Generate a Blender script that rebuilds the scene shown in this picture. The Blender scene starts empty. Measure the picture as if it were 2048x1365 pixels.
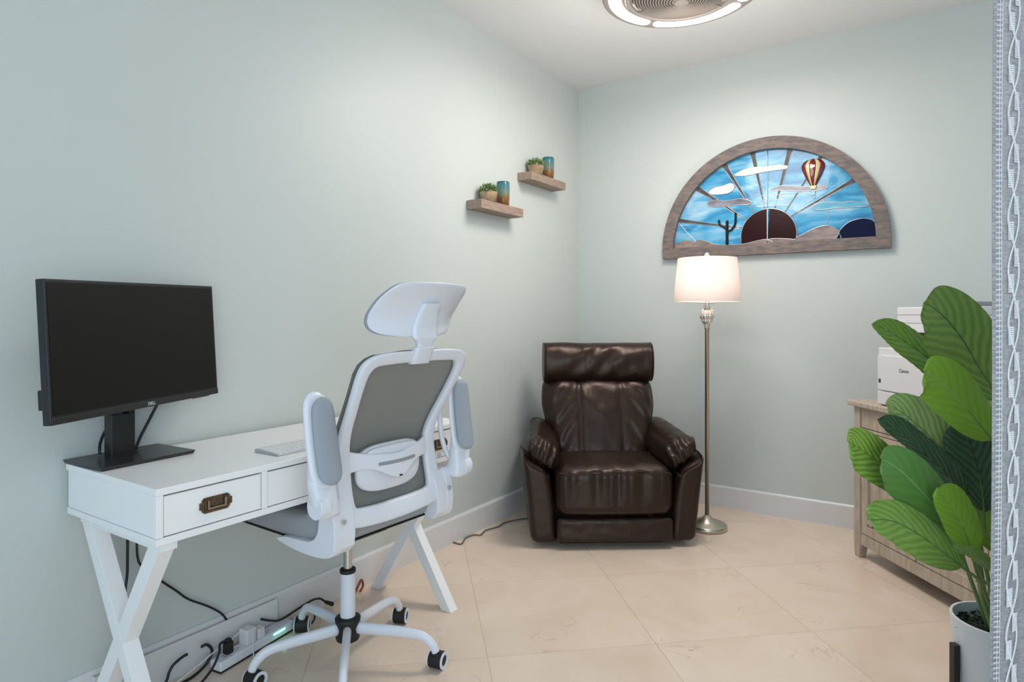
import bpy, bmesh, math, random
from mathutils import Vector, Matrix, noise
random.seed(7)
C = bpy.context.scene.collection
F_PX, CAM_H = 1280.0, 1.19

# ------------------------------------------------------------ camera, world, light, exposure
cam = bpy.data.objects.new('camera', bpy.data.cameras.new('camera')); C.objects.link(cam)
cam.location = (0, 0, CAM_H); cam.rotation_euler = (math.pi/2, 0, 0)
cam.data.sensor_width = 36; cam.data.lens = 36*F_PX/2048; cam.data.shift_y = -54.5/2048
cam.data.clip_start = .05
bpy.context.scene.camera = cam
vs = bpy.context.scene.view_settings
vs.view_transform = 'Standard'; vs.look = 'None'; vs.gamma = 1; vs.use_curve_mapping = False; vs.exposure = 0.38
w = bpy.data.worlds.new('world'); bpy.context.scene.world = w; w.use_nodes = True
w.node_tree.nodes['Background'].inputs[0].default_value = (.47, .74, 1, 1)
w.node_tree.nodes['Background'].inputs[1].default_value = 1.0
def area(name, loc, target, sx, sy, power, col):
    l = bpy.data.lights.new(name, 'AREA'); l.shape = 'RECTANGLE'; l.size = sx; l.size_y = sy; l.energy = power; l.color = col
    o = bpy.data.objects.new(name, l); C.objects.link(o); o.location = loc
    o.rotation_euler = (Vector(target)-Vector(loc)).to_track_quat('-Z', 'Y').to_euler(); return o
def point(name, loc, power, col, r):
    l = bpy.data.lights.new(name, 'POINT'); l.energy = power; l.color = col; l.shadow_soft_size = r
    o = bpy.data.objects.new(name, l); C.objects.link(o); o.location = loc; return o
area('window_daylight', (.5, -1.6, 1.15), (.3, 3, 1.9), 2.4, 1.7, 25, (.98, 1, .93))
area('fixture_light', (.775, 2.93, 2.61), (.775, 2.93, 0), .55, .55, 12.5, (1, .94, .88))
point('fixture_fill', (.775, 2.93, 2.22), 13, (1, .94, .88), .3)  # added fill lamp hung below the fixture, lifts upper walls and ceiling
point('shade_bulb', (1.082, 3.55, 1.40), 2.1, (1, .88, .78), .03)

# ------------------------------------------------------------ materials
def M(name, col, rough=.5, metal=0, noise_amt=0, noise_scale=20, bump=0, bump_scale=60, coat=0, sub=0, stretch=None, col2=None, trans=0, ior=1.5, spec=.5, alpha=1):
    m = bpy.data.materials.new(name); m.use_nodes = True
    nt = m.node_tree; b = nt.nodes['Principled BSDF']
    b.inputs['Base Color'].default_value = (*col, 1); b.inputs['Roughness'].default_value = rough
    b.inputs['Metallic'].default_value = metal; b.inputs['Coat Weight'].default_value = coat
    b.inputs['Transmission Weight'].default_value = trans; b.inputs['IOR'].default_value = ior
    b.inputs['Specular IOR Level'].default_value = spec; b.inputs['Alpha'].default_value = alpha
    if sub: b.inputs['Subsurface Weight'].default_value = sub; b.inputs['Subsurface Scale'].default_value = .02
    tc = nt.nodes.new('ShaderNodeTexCoord'); mp = nt.nodes.new('ShaderNodeMapping')
    nt.links.new(tc.outputs['Object'], mp.inputs[0])
    if stretch: mp.inputs['Scale'].default_value = stretch
    if noise_amt or col2:
        n = nt.nodes.new('ShaderNodeTexNoise'); n.inputs['Scale'].default_value = noise_scale; n.inputs['Detail'].default_value = 6
        r = nt.nodes.new('ShaderNodeValToRGB'); nt.links.new(mp.outputs[0], n.inputs['Vector']); nt.links.new(n.outputs[0], r.inputs[0])
        c2 = col2 or tuple(c*(1-noise_amt) for c in col)
        r.color_ramp.elements[0].position = .35; r.color_ramp.elements[1].position = .65
        r.color_ramp.elements[0].color = (*c2, 1); r.color_ramp.elements[1].color = (*col, 1)
        nt.links.new(r.outputs[0], b.inputs['Base Color'])
    if bump:
        n = nt.nodes.new('ShaderNodeTexNoise'); n.inputs['Scale'].default_value = bump_scale; n.inputs['Detail'].default_value = 4
        bp = nt.nodes.new('ShaderNodeBump'); bp.inputs['Strength'].default_value = bump; bp.inputs['Distance'].default_value = .002
        nt.links.new(mp.outputs[0], n.inputs['Vector']); nt.links.new(n.outputs[0], bp.inputs['Height']); nt.links.new(bp.outputs[0], b.inputs['Normal'])
    return m
def EM(name, col, strength):
    m = bpy.data.materials.new(name); m.use_nodes = True; b = m.node_tree.nodes['Principled BSDF']
    b.inputs['Base Color'].default_value = (*col, 1); b.inputs['Emission Color'].default_value = (*col, 1); b.inputs['Emission Strength'].default_value = strength
    return m
m_wall = M('wall_paint', (.605, .637, .612), .42, noise_amt=.02, noise_scale=1.5, bump=.08, bump_scale=180, spec=.35)
m_ceil = M('ceiling_paint', (.80, .79, .785), .8, bump=.15, bump_scale=120)
m_trim = M('trim_paint', (.74, .72, .72), .35)
m_desk = M('white_lacquer', (.91, .90, .90), .28)
m_desk_gap = M('gap_shadow', (.02, .02, .025), .8)
m_bronze = M('aged_bronze', (.19, .135, .09), .42, metal=.85, noise_amt=.35, noise_scale=90)
m_bail = M('worn_bronze', (.42, .31, .23), .35, metal=.8)
m_black = M('black_plastic', (.012, .012, .013), .38)
m_screen = M('screen_glass', (.008, .007, .006), .45, spec=.22)
m_rubber = M('black_rubber', (.01, .01, .01), .55)
m_white = M('white_plastic', (.77, .78, .84), .3)
m_key = M('white_keys', (.84, .84, .85), .4)
m_alu = M('aluminium', (.60, .61, .63), .35, metal=.7)
m_pad = M('grey_armrest_foam', (.33, .36, .41), .7, bump=.1, bump_scale=400)
m_mesh = M('grey_mesh', (.42, .42, .40), .75, bump=.4, bump_scale=900)
m_fab = M('grey_seat_fabric', (.33, .34, .36), .85, bump=.3, bump_scale=500)
m_slot = M('slot_grey', (.30, .30, .31), .7)
m_chrome = M('brushed_steel', (.55, .54, .52), .25, metal=1)
m_lampmetal = M('champagne_metal', (.56, .52, .43), .3, metal=.9, noise_amt=.12, noise_scale=200)
m_silver = M('silvered_ceramic', (.80, .74, .70), .18, metal=.75)
m_shelf = M('shelf_wood', (.40, .29, .225), .6, col2=(.27, .19, .15), noise_scale=6, stretch=(2, 18, 18), bump=.2, bump_scale=20)
m_frame = M('weathered_frame', (.235, .175, .15), .65, col2=(.125, .11, .108), noise_scale=5, stretch=(4, 14, 14), bump=.5, bump_scale=25)
m_cab = M('washed_oak', (.56, .46, .37), .55, col2=(.42, .34, .27), noise_scale=5, stretch=(14, 14, 2.5), bump=.25, bump_scale=25)
m_groove = M('dark_groove', (.10, .065, .045), .8)
m_cable = M('black_cable', (.012, .012, .014), .45)
m_cablew = M('white_cable', (.74, .74, .74), .4)
m_cableg = M('grey_brown_cable', (.16, .13, .125), .5)
m_terra = M('tan_pottery', (.46, .33, .19), .7, col2=(.30, .20, .11), noise_scale=30)
m_print = M('printer_white', (.76, .74, .76), .4)
m_ink = M('print_ink', (.04, .04, .05), .6)
m_dell = M('silver_ink', (.62, .62, .62), .4)
m_pot = M('pot_white', (.72, .75, .77), .5)
m_soil = M('dark_soil_moss', (.012, .022, .012), .9, noise_amt=.6, noise_scale=60)
m_stand = M('dark_stand_wood', (.018, .014, .012), .5)
m_fix = M('fixture_nickel', (.34, .30, .275), .45, metal=.4)
m_grill = M('fixture_grill', (.26, .225, .20), .5, metal=.3)
m_led = EM('fixture_led', (1, .97, .93), 9)
m_green = EM('green_led', (.15, 1, .62), 3.5)
m_stain = M('red_brown_tie', (.30, .06, .02), .6)

# leather
m_leather = bpy.data.materials.new('brown_leather'); m_leather.use_nodes = True
nt = m_leather.node_tree; b = nt.nodes['Principled BSDF']
b.inputs['Base Color'].default_value = (.017, .0085, .0065, 1); b.inputs['Roughness'].default_value = .35; b.inputs['Specular IOR Level'].default_value = .45; b.inputs['Specular Tint'].default_value = (1, .80, .70, 1)
tc = nt.nodes.new('ShaderNodeTexCoord'); n1 = nt.nodes.new('ShaderNodeTexNoise'); n1.inputs['Scale'].default_value = 7; n1.inputs['Detail'].default_value = 3; n1.inputs['Distortion'].default_value = 1.2
v1 = nt.nodes.new('ShaderNodeTexVoronoi'); v1.inputs['Scale'].default_value = 260
nt.links.new(tc.outputs['Object'], n1.inputs['Vector']); nt.links.new(tc.outputs['Object'], v1.inputs['Vector'])
bp1 = nt.nodes.new('ShaderNodeBump'); bp1.inputs['Strength'].default_value = .22; bp1.inputs['Distance'].default_value = .02
bp2 = nt.nodes.new('ShaderNodeBump'); bp2.inputs['Strength'].default_value = .12; bp2.inputs['Distance'].default_value = .001
nt.links.new(n1.outputs[0], bp1.inputs['Height']); nt.links.new(v1.outputs[0], bp2.inputs['Height'])
nt.links.new(bp1.outputs[0], bp2.inputs['Normal']); nt.links.new(bp2.outputs[0], b.inputs['Normal'])

# marble floor tile
def marble(name, base, dark, seed):
    m = bpy.data.materials.new(name); m.use_nodes = True; nt = m.node_tree; b = nt.nodes['Principled BSDF']
    b.inputs['Roughness'].default_value = .13; b.inputs['Specular IOR Level'].default_value = .45
    oi = nt.nodes.new('ShaderNodeObjectInfo'); tc = nt.nodes.new('ShaderNodeTexCoord')
    ad = nt.nodes.new('ShaderNodeVectorMath'); ad.operation = 'ADD'
    mu = nt.nodes.new('ShaderNodeVectorMath'); mu.operation = 'SCALE'; mu.inputs['Scale'].default_value = 30
    cm = nt.nodes.new('ShaderNodeCombineXYZ')
    for i in range(3): nt.links.new(oi.outputs['Random'], cm.inputs[i])
    nt.links.new(cm.outputs[0], mu.inputs[0]); nt.links.new(tc.outputs['Object'], ad.inputs[0]); nt.links.new(mu.outputs[0], ad.inputs[1])
    n = nt.nodes.new('ShaderNodeTexNoise'); n.inputs['Scale'].default_value = 3.2; n.inputs['Detail'].default_value = 5; n.inputs['Distortion'].default_value = .8
    r = nt.nodes.new('ShaderNodeValToRGB'); r.color_ramp.elements[0].position = .3; r.color_ramp.elements[1].position = .7
    r.color_ramp.elements[0].color = (*dark, 1); r.color_ramp.elements[1].color = (*base, 1)
    n2 = nt.nodes.new('ShaderNodeTexNoise'); n2.inputs['Scale'].default_value = 4.5; n2.inputs['Detail'].default_value = 7; n2.inputs['Distortion'].default_value = 1.6
    r2 = nt.nodes.new('ShaderNodeValToRGB')
    e = r2.color_ramp.elements; e[0].position = .492; e[0].color = (0, 0, 0, 1); e[1].position = .508; e[1].color = (0, 0, 0, 1)
    k = e.new(.5); k.color = (1, 1, 1, 1)
    n3 = nt.nodes.new('ShaderNodeTexNoise'); n3.inputs['Scale'].default_value = 5
    r3 = nt.nodes.new('ShaderNodeValToRGB'); r3.color_ramp.elements[0].position = .55; r3.color_ramp.elements[1].position = .68
    ml = nt.nodes.new('ShaderNodeMath'); ml.operation = 'MULTIPLY'; m3 = nt.nodes.new('ShaderNodeMath'); m3.operation = 'MULTIPLY'; m3.inputs[1].default_value = .5
    mx = nt.nodes.new('ShaderNodeMixRGB'); mx.inputs[2].default_value = (.30, .19, .13, 1)
    for t in (n, n2, n3): nt.links.new(ad.outputs[0], t.inputs['Vector'])
    nt.links.new(n.outputs[0], r.inputs[0]); nt.links.new(n2.outputs[0], r2.inputs[0]); nt.links.new(n3.outputs[0], r3.inputs[0])
    nt.links.new(r2.outputs[0], ml.inputs[0]); nt.links.new(r3.outputs[0], ml.inputs[1]); nt.links.new(ml.outputs[0], m3.inputs[0])
    nt.links.new(m3.outputs[0], mx.inputs[0]); nt.links.new(r.outputs[0], mx.inputs[1]); nt.links.new(mx.outputs[0], b.inputs['Base Color'])
    return m
m_tile = marble('beige_marble', (.84, .69, .575), (.77, .61, .49), 0)
m_grout = M('grout', (.46, .37, .28), .8)

# ------------------------------------------------------------ mesh helpers
def PX(px, py, Y): return Vector(((px-1024)/F_PX*Y, Y, CAM_H-(py-628)/F_PX*Y))
def box(bm, c, s, rot=None):
    r = bmesh.ops.create_cube(bm, size=1)
    mt = Matrix.Translation(c) @ ((rot.to_4x4() if rot else Matrix.Identity(4)) @ Matrix.Diagonal((*s, 1)))
    bmesh.ops.transform(bm, matrix=mt, verts=r['verts']); return r['verts']
def bar(bm, p, q, wd, ht, side=None):
    p, q = Vector(p), Vector(q); z = (q-p); L = z.length; z.normalize()
    x = (Vector(side) - Vector(side).dot(z)*z).normalized() if side else (Vector((1, 0, 0)) - z.x*z).normalized()
    y = z.cross(x); mt = Matrix(((x.x, y.x, z.x), (x.y, y.y, z.y), (x.z, y.z, z.z)))
    return box(bm, (p+q)/2, (wd, ht, L), mt)
def grid(bm, fn, nu, nv, cu=False, cv=False):
    V = [[bm.verts.new(fn(i/(nu if cu else nu-1), j/(nv if cv else nv-1))) for j in range(nv)] for i in range(nu)]
    for i in range(nu if cu else nu-1):
        for j in range(nv if cv else nv-1):
            try: bm.faces.new((V[i][j], V[(i+1) % nu][j], V[(i+1) % nu][(j+1) % nv], V[i][(j+1) % nv]))
            except ValueError: pass
    return V
def lathe(bm, prof, seg=32, c=(0, 0, 0), cap=True):
    V = grid(bm, lambda u, v: Vector((0, 0, 0)), seg, len(prof), cu=True)
    for i in range(seg):
        a = 2*math.pi*i/seg
        for j, (r, z) in enumerate(prof): V[i][j].co = (c[0]+r*math.cos(a), c[1]+r*math.sin(a), c[2]+z)
    if cap:
        for j in (0, -1):
            if prof[j][0] > 1e-5: bm.faces.new([V[i][j] for i in (range(seg) if j else reversed(range(seg)))])
def prism(bm, poly, fn, d0, d1):
    """poly: list of 2D points; fn(a,b,d)->3D"""
    A = [bm.verts.new(fn(a, b_, d0)) for a, b_ in poly]; B = [bm.verts.new(fn(a, b_, d1)) for a, b_ in poly]
    n = len(poly)
    bm.faces.new(A); bm.faces.new(list(reversed(B)))
    for i in range(n): bm.faces.new((A[i], B[i], B[(i+1) % n], A[(i+1) % n]))
def spline(pts, n, closed=False):
    pts = [Vector(p) for p in pts]; m = len(pts); out = []
    segs = m if closed else m-1
    for k in range(n if closed else n):
        t = k/(n if closed else n-1)*segs; i = min(int(t), segs-1); f = t-i
        g = (lambda j: pts[j % m]) if closed else (lambda j: pts[max(0, min(m-1, j))] if 0 <= j < m else (2*pts[0]-pts[1] if j < 0 else 2*pts[-1]-pts[-2]))
        p0, p1, p2, p3 = g(i-1), g(i), g(i+1), g(i+2)
        out.append(.5*((2*p1)+(p2-p0)*f+(2*p0-5*p1+4*p2-p3)*f*f+(3*p1-p0-3*p2+p3)*f**3))
    return out
def tube(bm, pts, r, seg=8, n=None, closed=False, radii=None):
    P = spline(pts, n or len(pts)*6, closed); L = len(P)
    up = None; fr = []
    for i in range(L):
        t = (P[(i+1) % L]-P[i-1]) if closed else (P[min(i+1, L-1)]-P[max(i-1, 0)])
        t = t.normalized() if t.length > 1e-9 else Vector((0, 0, 1))
        if up is None:
            up = Vector((0, 0, 1)) if abs(t.z) < .9 else Vector((1, 0, 0))
        up = (up-up.dot(t)*t).normalized(); fr.append((up.copy(), t.cross(up)))
    def R(i): return r if radii is None else Vector((spline([(a, 0, 0) for a in radii], L)[i])).x
    RR = [R(i) for i in range(L)] if radii else [r]*L
    V = [[bm.verts.new(P[i]+RR[i]*(math.cos(a)*fr[i][0]+math.sin(a)*fr[i][1])) for a in [2*math.pi*k/seg for k in range(seg)]] for i in range(L)]
    for i in range(L if closed else L-1):
        for k in range(seg): bm.faces.new((V[i][k], V[i][(k+1) % seg], V[(i+1) % L][(k+1) % seg], V[(i+1) % L][k]))
    if not closed: bm.faces.new(V[0][::-1]); bm.faces.new(V[-1])
def cyl(bm, p, q, r0, r1=None, seg=24):
    p, q = Vector(p), Vector(q); r1 = r0 if r1 is None else r1; z = (q-p).normalized()
    x = z.orthogonal().normalized(); y = z.cross(x)
    A = [bm.verts.new(p+r0*(math.cos(a)*x+math.sin(a)*y)) for a in [2*math.pi*k/seg for k in range(seg)]]
    B = [bm.verts.new(q+r1*(math.cos(a)*x+math.sin(a)*y)) for a in [2*math.pi*k/seg for k in range(seg)]]
    for k in range(seg): bm.faces.new((A[k], A[(k+1) % seg], B[(k+1) % seg], B[k]))
    bm.faces.new(A[::-1]); bm.faces.new(B)
def cushion(bm, c, s, r, n=14, fn=None):
    """rounded box; fn(p,(u,v,w)) moves each point, u,v,w in -1..1"""
    q = bmesh.new(); bmesh.ops.create_cube(q, size=2); bmesh.ops.subdivide_edges(q, edges=q.edges[:], cuts=n, use_grid_fill=True)
    h = Vector(s)/2
    for v in q.verts:
        k = v.co.copy(); p = Vector([math.sin(a*math.pi/2)*.5*hh+a*.5*hh for a, hh in zip(k, h)])
        inn = Vector([max(-hh+min(r, hh*.999), min(hh-min(r, hh*.999), a)) for a, hh in zip(p, h)])
        d = p-inn
        if d.length > 1e-7:
            rr = [min(r, hh*.999) for hh in h]; dd = Vector([a/b_ for a, b_ in zip(d, rr)]); dd.normalize(); p = inn+Vector([a*b_ for a, b_ in zip(dd, rr)])
        if fn: p = fn(p, k)
        v.co = Vector(c)+p
    me = bpy.data.meshes.new('t'); q.to_mesh(me); q.free(); bm.from_mesh(me); bpy.data.meshes.remove(me)
def obj(name, bm, mat, parent=None, smooth=False, bevel=0, seg=2, loc=None):
    me = bpy.data.meshes.new(name); bmesh.ops.recalc_face_normals(bm, faces=bm.faces[:]); bm.to_mesh(me); bm.free()
    mats = mat if isinstance(mat, (list, tuple)) else [mat]
    for m in mats: me.materials.append(m)
    if smooth:
        for p in me.polygons: p.use_smooth = True
    o = bpy.data.objects.new(name, me); C.objects.link(o)
    if parent is not None: o.parent = parent
    if loc is not None: o.location = loc
    if bevel:
        b = o.modifiers.new('bevel', 'BEVEL'); b.width = bevel; b.segments = seg; b.limit_method = 'ANGLE'; b.angle_limit = .6
        if smooth is False:
            for p in me.polygons: p.use_smooth = True
            w_ = o.modifiers.new('wn', 'WEIGHTED_NORMAL'); w_.keep_sharp = True
    return o
def tag(o, label=None, cat=None, group=None, kind=None):
    if label: o['label'] = label
    if cat: o['category'] = cat
    if group: o['group'] = group
    if kind: o['kind'] = kind
    return o
def empty(name, loc, rz, label, cat, group=None):
    o = bpy.data.objects.new(name, None); C.objects.link(o); o.empty_display_size = .05
    o.location = loc; o.rotation_euler = (0, 0, rz); return tag(o, label, cat, group)
def struct(name, bm, mat, parent=None, **k):
    o = obj(name, bm, mat, parent, **k)
    if parent is None: o['kind'] = 'structure'
    return o
def txt(name, s, size, mat, parent, mw, depth=.0004):
    cu = bpy.data.curves.new(name, 'FONT'); cu.body = s; cu.size = size; cu.extrude = depth; cu.align_x = 'CENTER'; cu.offset = size*.012
    t = bpy.data.objects.new('t', cu); C.objects.link(t); bpy.context.view_layer.update()
    me = bpy.data.meshes.new_from_object(t.evaluated_get(bpy.context.evaluated_depsgraph_get())); bpy.data.objects.remove(t)
    me.materials.clear(); me.materials.append(mat); o = bpy.data.objects.new(name, me); C.objects.link(o); o.parent = parent; o.matrix_local = mw; return o
def newbm(): return bmesh.new()
sgn = lambda x: (x > 0)-(x < 0)

# ------------------------------------------------------------ room
DL = Vector((.5504, .8349, 0)); NL = Vector((.8349, -.5504, 0))     # along left wall, its inward normal
DB = Vector((.8236, -.5671, 0)); NB = Vector((-.5671, -.8236, 0))   # along back wall, inward normal
CR = Vector((.47, 4.52, 0)); CEIL = 2.767
AR = math.atan2(-.9953, .0964); DR = Vector((math.cos(AR), math.sin(AR), 0)); NR = Vector((-.9953, -.0964, 0))
R0 = CR + DB*2.40                                                    # back / right wall corner
def wall(name, p, q, n, z0=0, z1=CEIL, mat=m_wall, th=.12, nm=None):
    bm = newbm(); a, c = p, q
    prism(bm, [(a.x, a.y), (c.x, c.y), (c.x-n.x*th, c.y-n.y*th), (a.x-n.x*th, a.y-n.y*th)], lambda x, y, d: Vector((x, y, d)), z0, z1)
    return struct(name, bm, mat)
LEND = CR - DL*7.2
wall('wall_left', LEND, CR, NL); wall('wall_back', CR, R0, NB); REND = R0 + DR*4.6; wall('wall_right', R0, REND, NR)
def baseboard(name, p, q, n):
    L = (q-p); bm = newbm(); d = L.normalized()
    prof = [(0, 0), (.016, 0), (.016, .119), (.0135, .1245), (.009, .13), (0, .13)]
    prism(bm, prof, lambda x, z, t: p + n*x + d*t + Vector((0, 0, z)), 0, L.length)
    return struct(name, bm, m_trim)
baseboard('baseboard_left', LEND, CR, NL); baseboard('baseboard_back', CR, R0, NB); baseboard('baseboard_right', R0, REND, NR)
bm = newbm(); prism(bm, [(-3.9, -1.8), (3.6, -1.8), (3.6, 5.2), (-3.9, 5.2)], lambda x, y, d: Vector((x, y, d)), CEIL, CEIL+.1); struct('ceiling', bm, m_ceil)
bm = newbm(); prism(bm, [(-3.9, -1.8), (3.6, -1.8), (3.6, 5.2), (-3.9, 5.2)], lambda x, y, d: Vector((x, y, d)), -.08, -.0012); floor = struct('floor', bm, m_grout)
TA = math.radians(98.5); T = .61; tx = Vector((math.sin(TA), -math.cos(TA), 0)); ty = Vector((math.cos(TA), math.sin(TA), 0))
t0 = Vector((-.085, 2.215, 0))
bm = newbm(); g = .0012; h = T/2-g/2
prism(bm, [(-h, -h), (h, -h), (h, h), (-h, h)], lambda x, y, d: Vector((x, y, d)), -.012, 0)
tile_me = None
for i in range(-7, 8):
    for j in range(-6, 6):
        c = t0 + tx*((i+.5)*T) + ty*((j+.5)*T)
        if (c-CR).dot(NL) < -.45 or (c-CR).dot(NB) < -.45 or (c-R0).dot(NR) < -.45 or c.y < -1.4 or c.x < -3.5: continue
        if tile_me is None:
            o = obj('floor_tile', bm, m_tile, floor); tile_me = o.data
        else:
            o = bpy.data.objects.new('floor_tile', tile_me); C.objects.link(o); o.parent = floor
        o.location = c; o.rotation_euler = (0, 0, TA-math.pi/2)

# ------------------------------------------------------------ desk
DA = math.atan2(1.022, .679); DC = (-.869, 1.563)
desk = empty('writing_desk', (DC[0], DC[1], 0), DA, 'white lacquered writing desk with X legs and bronze drawer pulls against the left wall', 'desk')
W, D = 1.227, .485
bm = newbm(); box(bm, (W/2, D/2+.004, .751), (W, D+.008, .018)); obj('desktop', bm, m_desk, desk, bevel=.0015)
bm = newbm()
box(bm, (.009, D/2, .6895), (.014, D-.006, .105)); box(bm, (W-.009, D/2, .6895), (.014, D-.006, .105)); box(bm, (W/2, D-.01, .6895), (W-.03, .014, .105))
box(bm, (W/2, D/2, .6275), (W, D, .0175))
for x in (.009, .304, .923, W-.009): box(bm, (x, .0105, .6895), (.018, .02, .105))
obj('case', bm, m_desk, desk, bevel=.001)
bm = newbm(); box(bm, (W/2, .03, .6895), (W-.04, .012, .104)); obj('drawer_recess', bm, m_desk_gap, desk)
def drawer(x0, x1, pulls):
    bm = newbm(); box(bm, ((x0+x1)/2, .012, .6885), (x1-x0-.005, .018, .0990)); d = obj('drawer', bm, m_desk, desk, bevel=.0008)
    for px in pulls:
        q = newbm(); a, c = .0455, .0205
        poly = [(-a, -c*.45), (-a, c*.45), (-a+.006, c*.45), (-a+.006, c*.7), (-a+.013, c), (a-.013, c), (a-.006, c*.7), (a-.006, c*.45), (a, c*.45), (a, -c*.45), (a-.006, -c*.45), (a-.006, -c*.7), (a-.013, -c), (-a+.013, -c), (-a+.006, -c*.7), (-a+.006, -c*.45)]
        prism(q, poly, lambda x, z, t: Vector((px+x, t, .6885+z)), -.0005, .004)
        for s in (-1, 1): cyl(q, (px+s*.038, -.002, .6885), (px+s*.038, 0, .6885), .0025, seg=10)
        # raised bezel with a bail
        for s in (-1, 1):
            box(q, (px+s*.0305, -.0015, .6885+.004), (.004, .003, .026)); box(q, (px+s*.025, -.0025, .6885+.014), (.010, .005, .006))
        box(q, (px, -.0015, .6885-.0135), (.064, .003, .003)); dp = obj('drawer_pull', q, m_bronze, d, bevel=.0006)
        q = newbm(); prism(q, [(-.026, .0125), (-.0215, .0125), (-.0215, -.0060), (.0215, -.0060), (.0215, .0125), (.026, .0125), (.026, -.0105), (-.026, -.0105)], lambda x, z, t: Vector((px+x, t, .6885+z)), -.007, -.003); o = obj('bail', q, m_bail, d, bevel=.0008)
drawer(.018, .295, [.1565]); drawer(.313, .914, [.52, .707]); drawer(.932, 1.209, [1.0705])
def xleg(x):
    bm = newbm(); box(bm, (x, D/2, .606), (.0415, D-.047, .026)); obj('leg_rail', bm, m_desk, desk, bevel=.001)
    t = .042
    for a, c in (((x, .049, .612), (x, D-.045, -.01)), ((x, D-.049, .612), (x, .045, -.01))):
        bm = newbm(); p, q = Vector(a), Vector(c)
        dy = .026
        prism(bm, [(p.y-dy, .5935+.02), (p.y+dy, .5935+.02), (q.y+dy, 0), (q.y-dy, 0)], lambda y, z, d: Vector((d, y, z)), x-t/2, x+t/2)
        if a[1] > .2:
            for v in bm.verts: v.co.x += .0004*(1 if v.co.x > x else -1)
        obj('leg', bm, m_desk, desk, bevel=.001)
    for y in (.047, D-.047):
        bm = newbm(); box(bm, (x, y, .001), (.038, .046, .002)); obj('foot_pad', bm, m_rubber, desk)
xleg(.045); xleg(W-.045)

# ------------------------------------------------------------ monitor
mon = empty('computer_monitor', (-1.133, 1.904, .76), 0, 'large black widescreen monitor on a flat black stand on the white desk', 'monitor')
def rotz(a): return Matrix.Rotation(a, 3, 'Z')
bm = newbm(); u = Vector((.5, .866, 0)); v_ = Vector((.866, -.5, 0))
pts = [u*-.138+v_*.103, u*.138+v_*.103, u*.138-v_*.100, u*-.138-v_*.100]
A = [bm.verts.new(p+Vector((0, 0, .011))) for p in pts]; B = [bm.verts.new(p*.965+Vector((0, 0, 0))) for p in pts]
bm.faces.new(A); bm.faces.new(B[::-1])
for i in range(4): bm.faces.new((A[i], B[i], B[(i+1) % 4], A[(i+1) % 4]))
obj('stand_base', bm, M('stand_black', (.022, .022, .024), .3), mon, bevel=.0012)
bm = newbm(); cc = Vector((-.030, -.006, 0)); RM = rotz(math.atan2(.866, .5))
def sc(x, y): return cc+u*x-v_*y
q = [(-.034, -.02), (.034, -.02), (.034, .02), (-.034, .02)]
prism(bm, q, lambda x, y, d: sc(x, y)+Vector((0, 0, d)), .009, .135)
for s in (-1, 1): prism(bm, [(s*.034, -.02), (s*.017, -.02), (s*.017, .02), (s*.034, .02)], lambda x, y, d: sc(x, y)+Vector((0, 0, d)), .135, .17)
prism(bm, q, lambda x, y, d: sc(x, y)+Vector((0, 0, d)), .17, .40)
obj('stand_column', bm, m_black, mon, bevel=.002)
ax = math.radians(77.4); mr = Vector((math.cos(ax), math.sin(ax), 0)); mn = Vector((math.sin(ax), -math.cos(ax), 0)); tl = math.radians(3.1)
mu = Vector((0, 0, 1))*math.cos(tl)-mn*math.sin(tl); mf = mn*math.cos(tl)+Vector((0, 0, 1))*math.sin(tl)
mo = Vector((-1.056, 1.856, .919))-Vector((-1.133, 1.904, .76)); MW, MH = .61, .361
ro = math.radians(.6); mr2 = mr*math.cos(ro)+mu*math.sin(ro); mu2 = mu*math.cos(ro)-mr*math.sin(ro); mr, mu = mr2, mu2
MB = Matrix((( mr.x, mf.x, mu.x), (mr.y, mf.y, mu.y), (mr.z, mf.z, mu.z)))
def mp_(x, y, z): return mo+mr*x+mf*y+mu*z
def mbox(bm, c, s): box(bm, mp_(*c), s, MB)
bm = newbm(); mbox(bm, (0, -.0125, MH/2), (MW, .025, MH)); mbox(bm, (0, -.035, MH/2), (MW*.7, .03, MH*.62)); mbox(bm, (0, -.058, .20), (.12, .05, .12)); obj('monitor_body', bm, m_black, mon, bevel=.002)
bm = newbm(); mbox(bm, (0, .0004, MH/2+.0075), (MW-.014, .0016, MH-.031)); obj('screen', bm, m_screen, mon)
bm = newbm(); mbox(bm, (0, .0012, .0095), (MW-.004, .004, .017)); ch = obj('chin', bm, M('chin_black', (.02, .019, .018), .35), mon, bevel=.0008)
bm = newbm()
for k in range(5): mbox(bm, (.20+.016*k, -.008, -.0012), (.009, .006, .003))
obj('button', bm, m_black, mon)
bm = newbm(); mbox(bm, (-.270, -.034, .062), (.055, .022, .05)); obj('side_port_block', bm, m_black, mon, bevel=.002)
mm = Matrix((( mr.x, mu.x, mf.x, 0), (mr.y, mu.y, mf.y, 0), (mr.z, mu.z, mf.z, 0), (0, 0, 0, 1)))
mm.translation = mp_(0.012, .0034, .0055); txt('lettering', 'DELL', .0125, m_dell, mon, mm)

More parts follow.
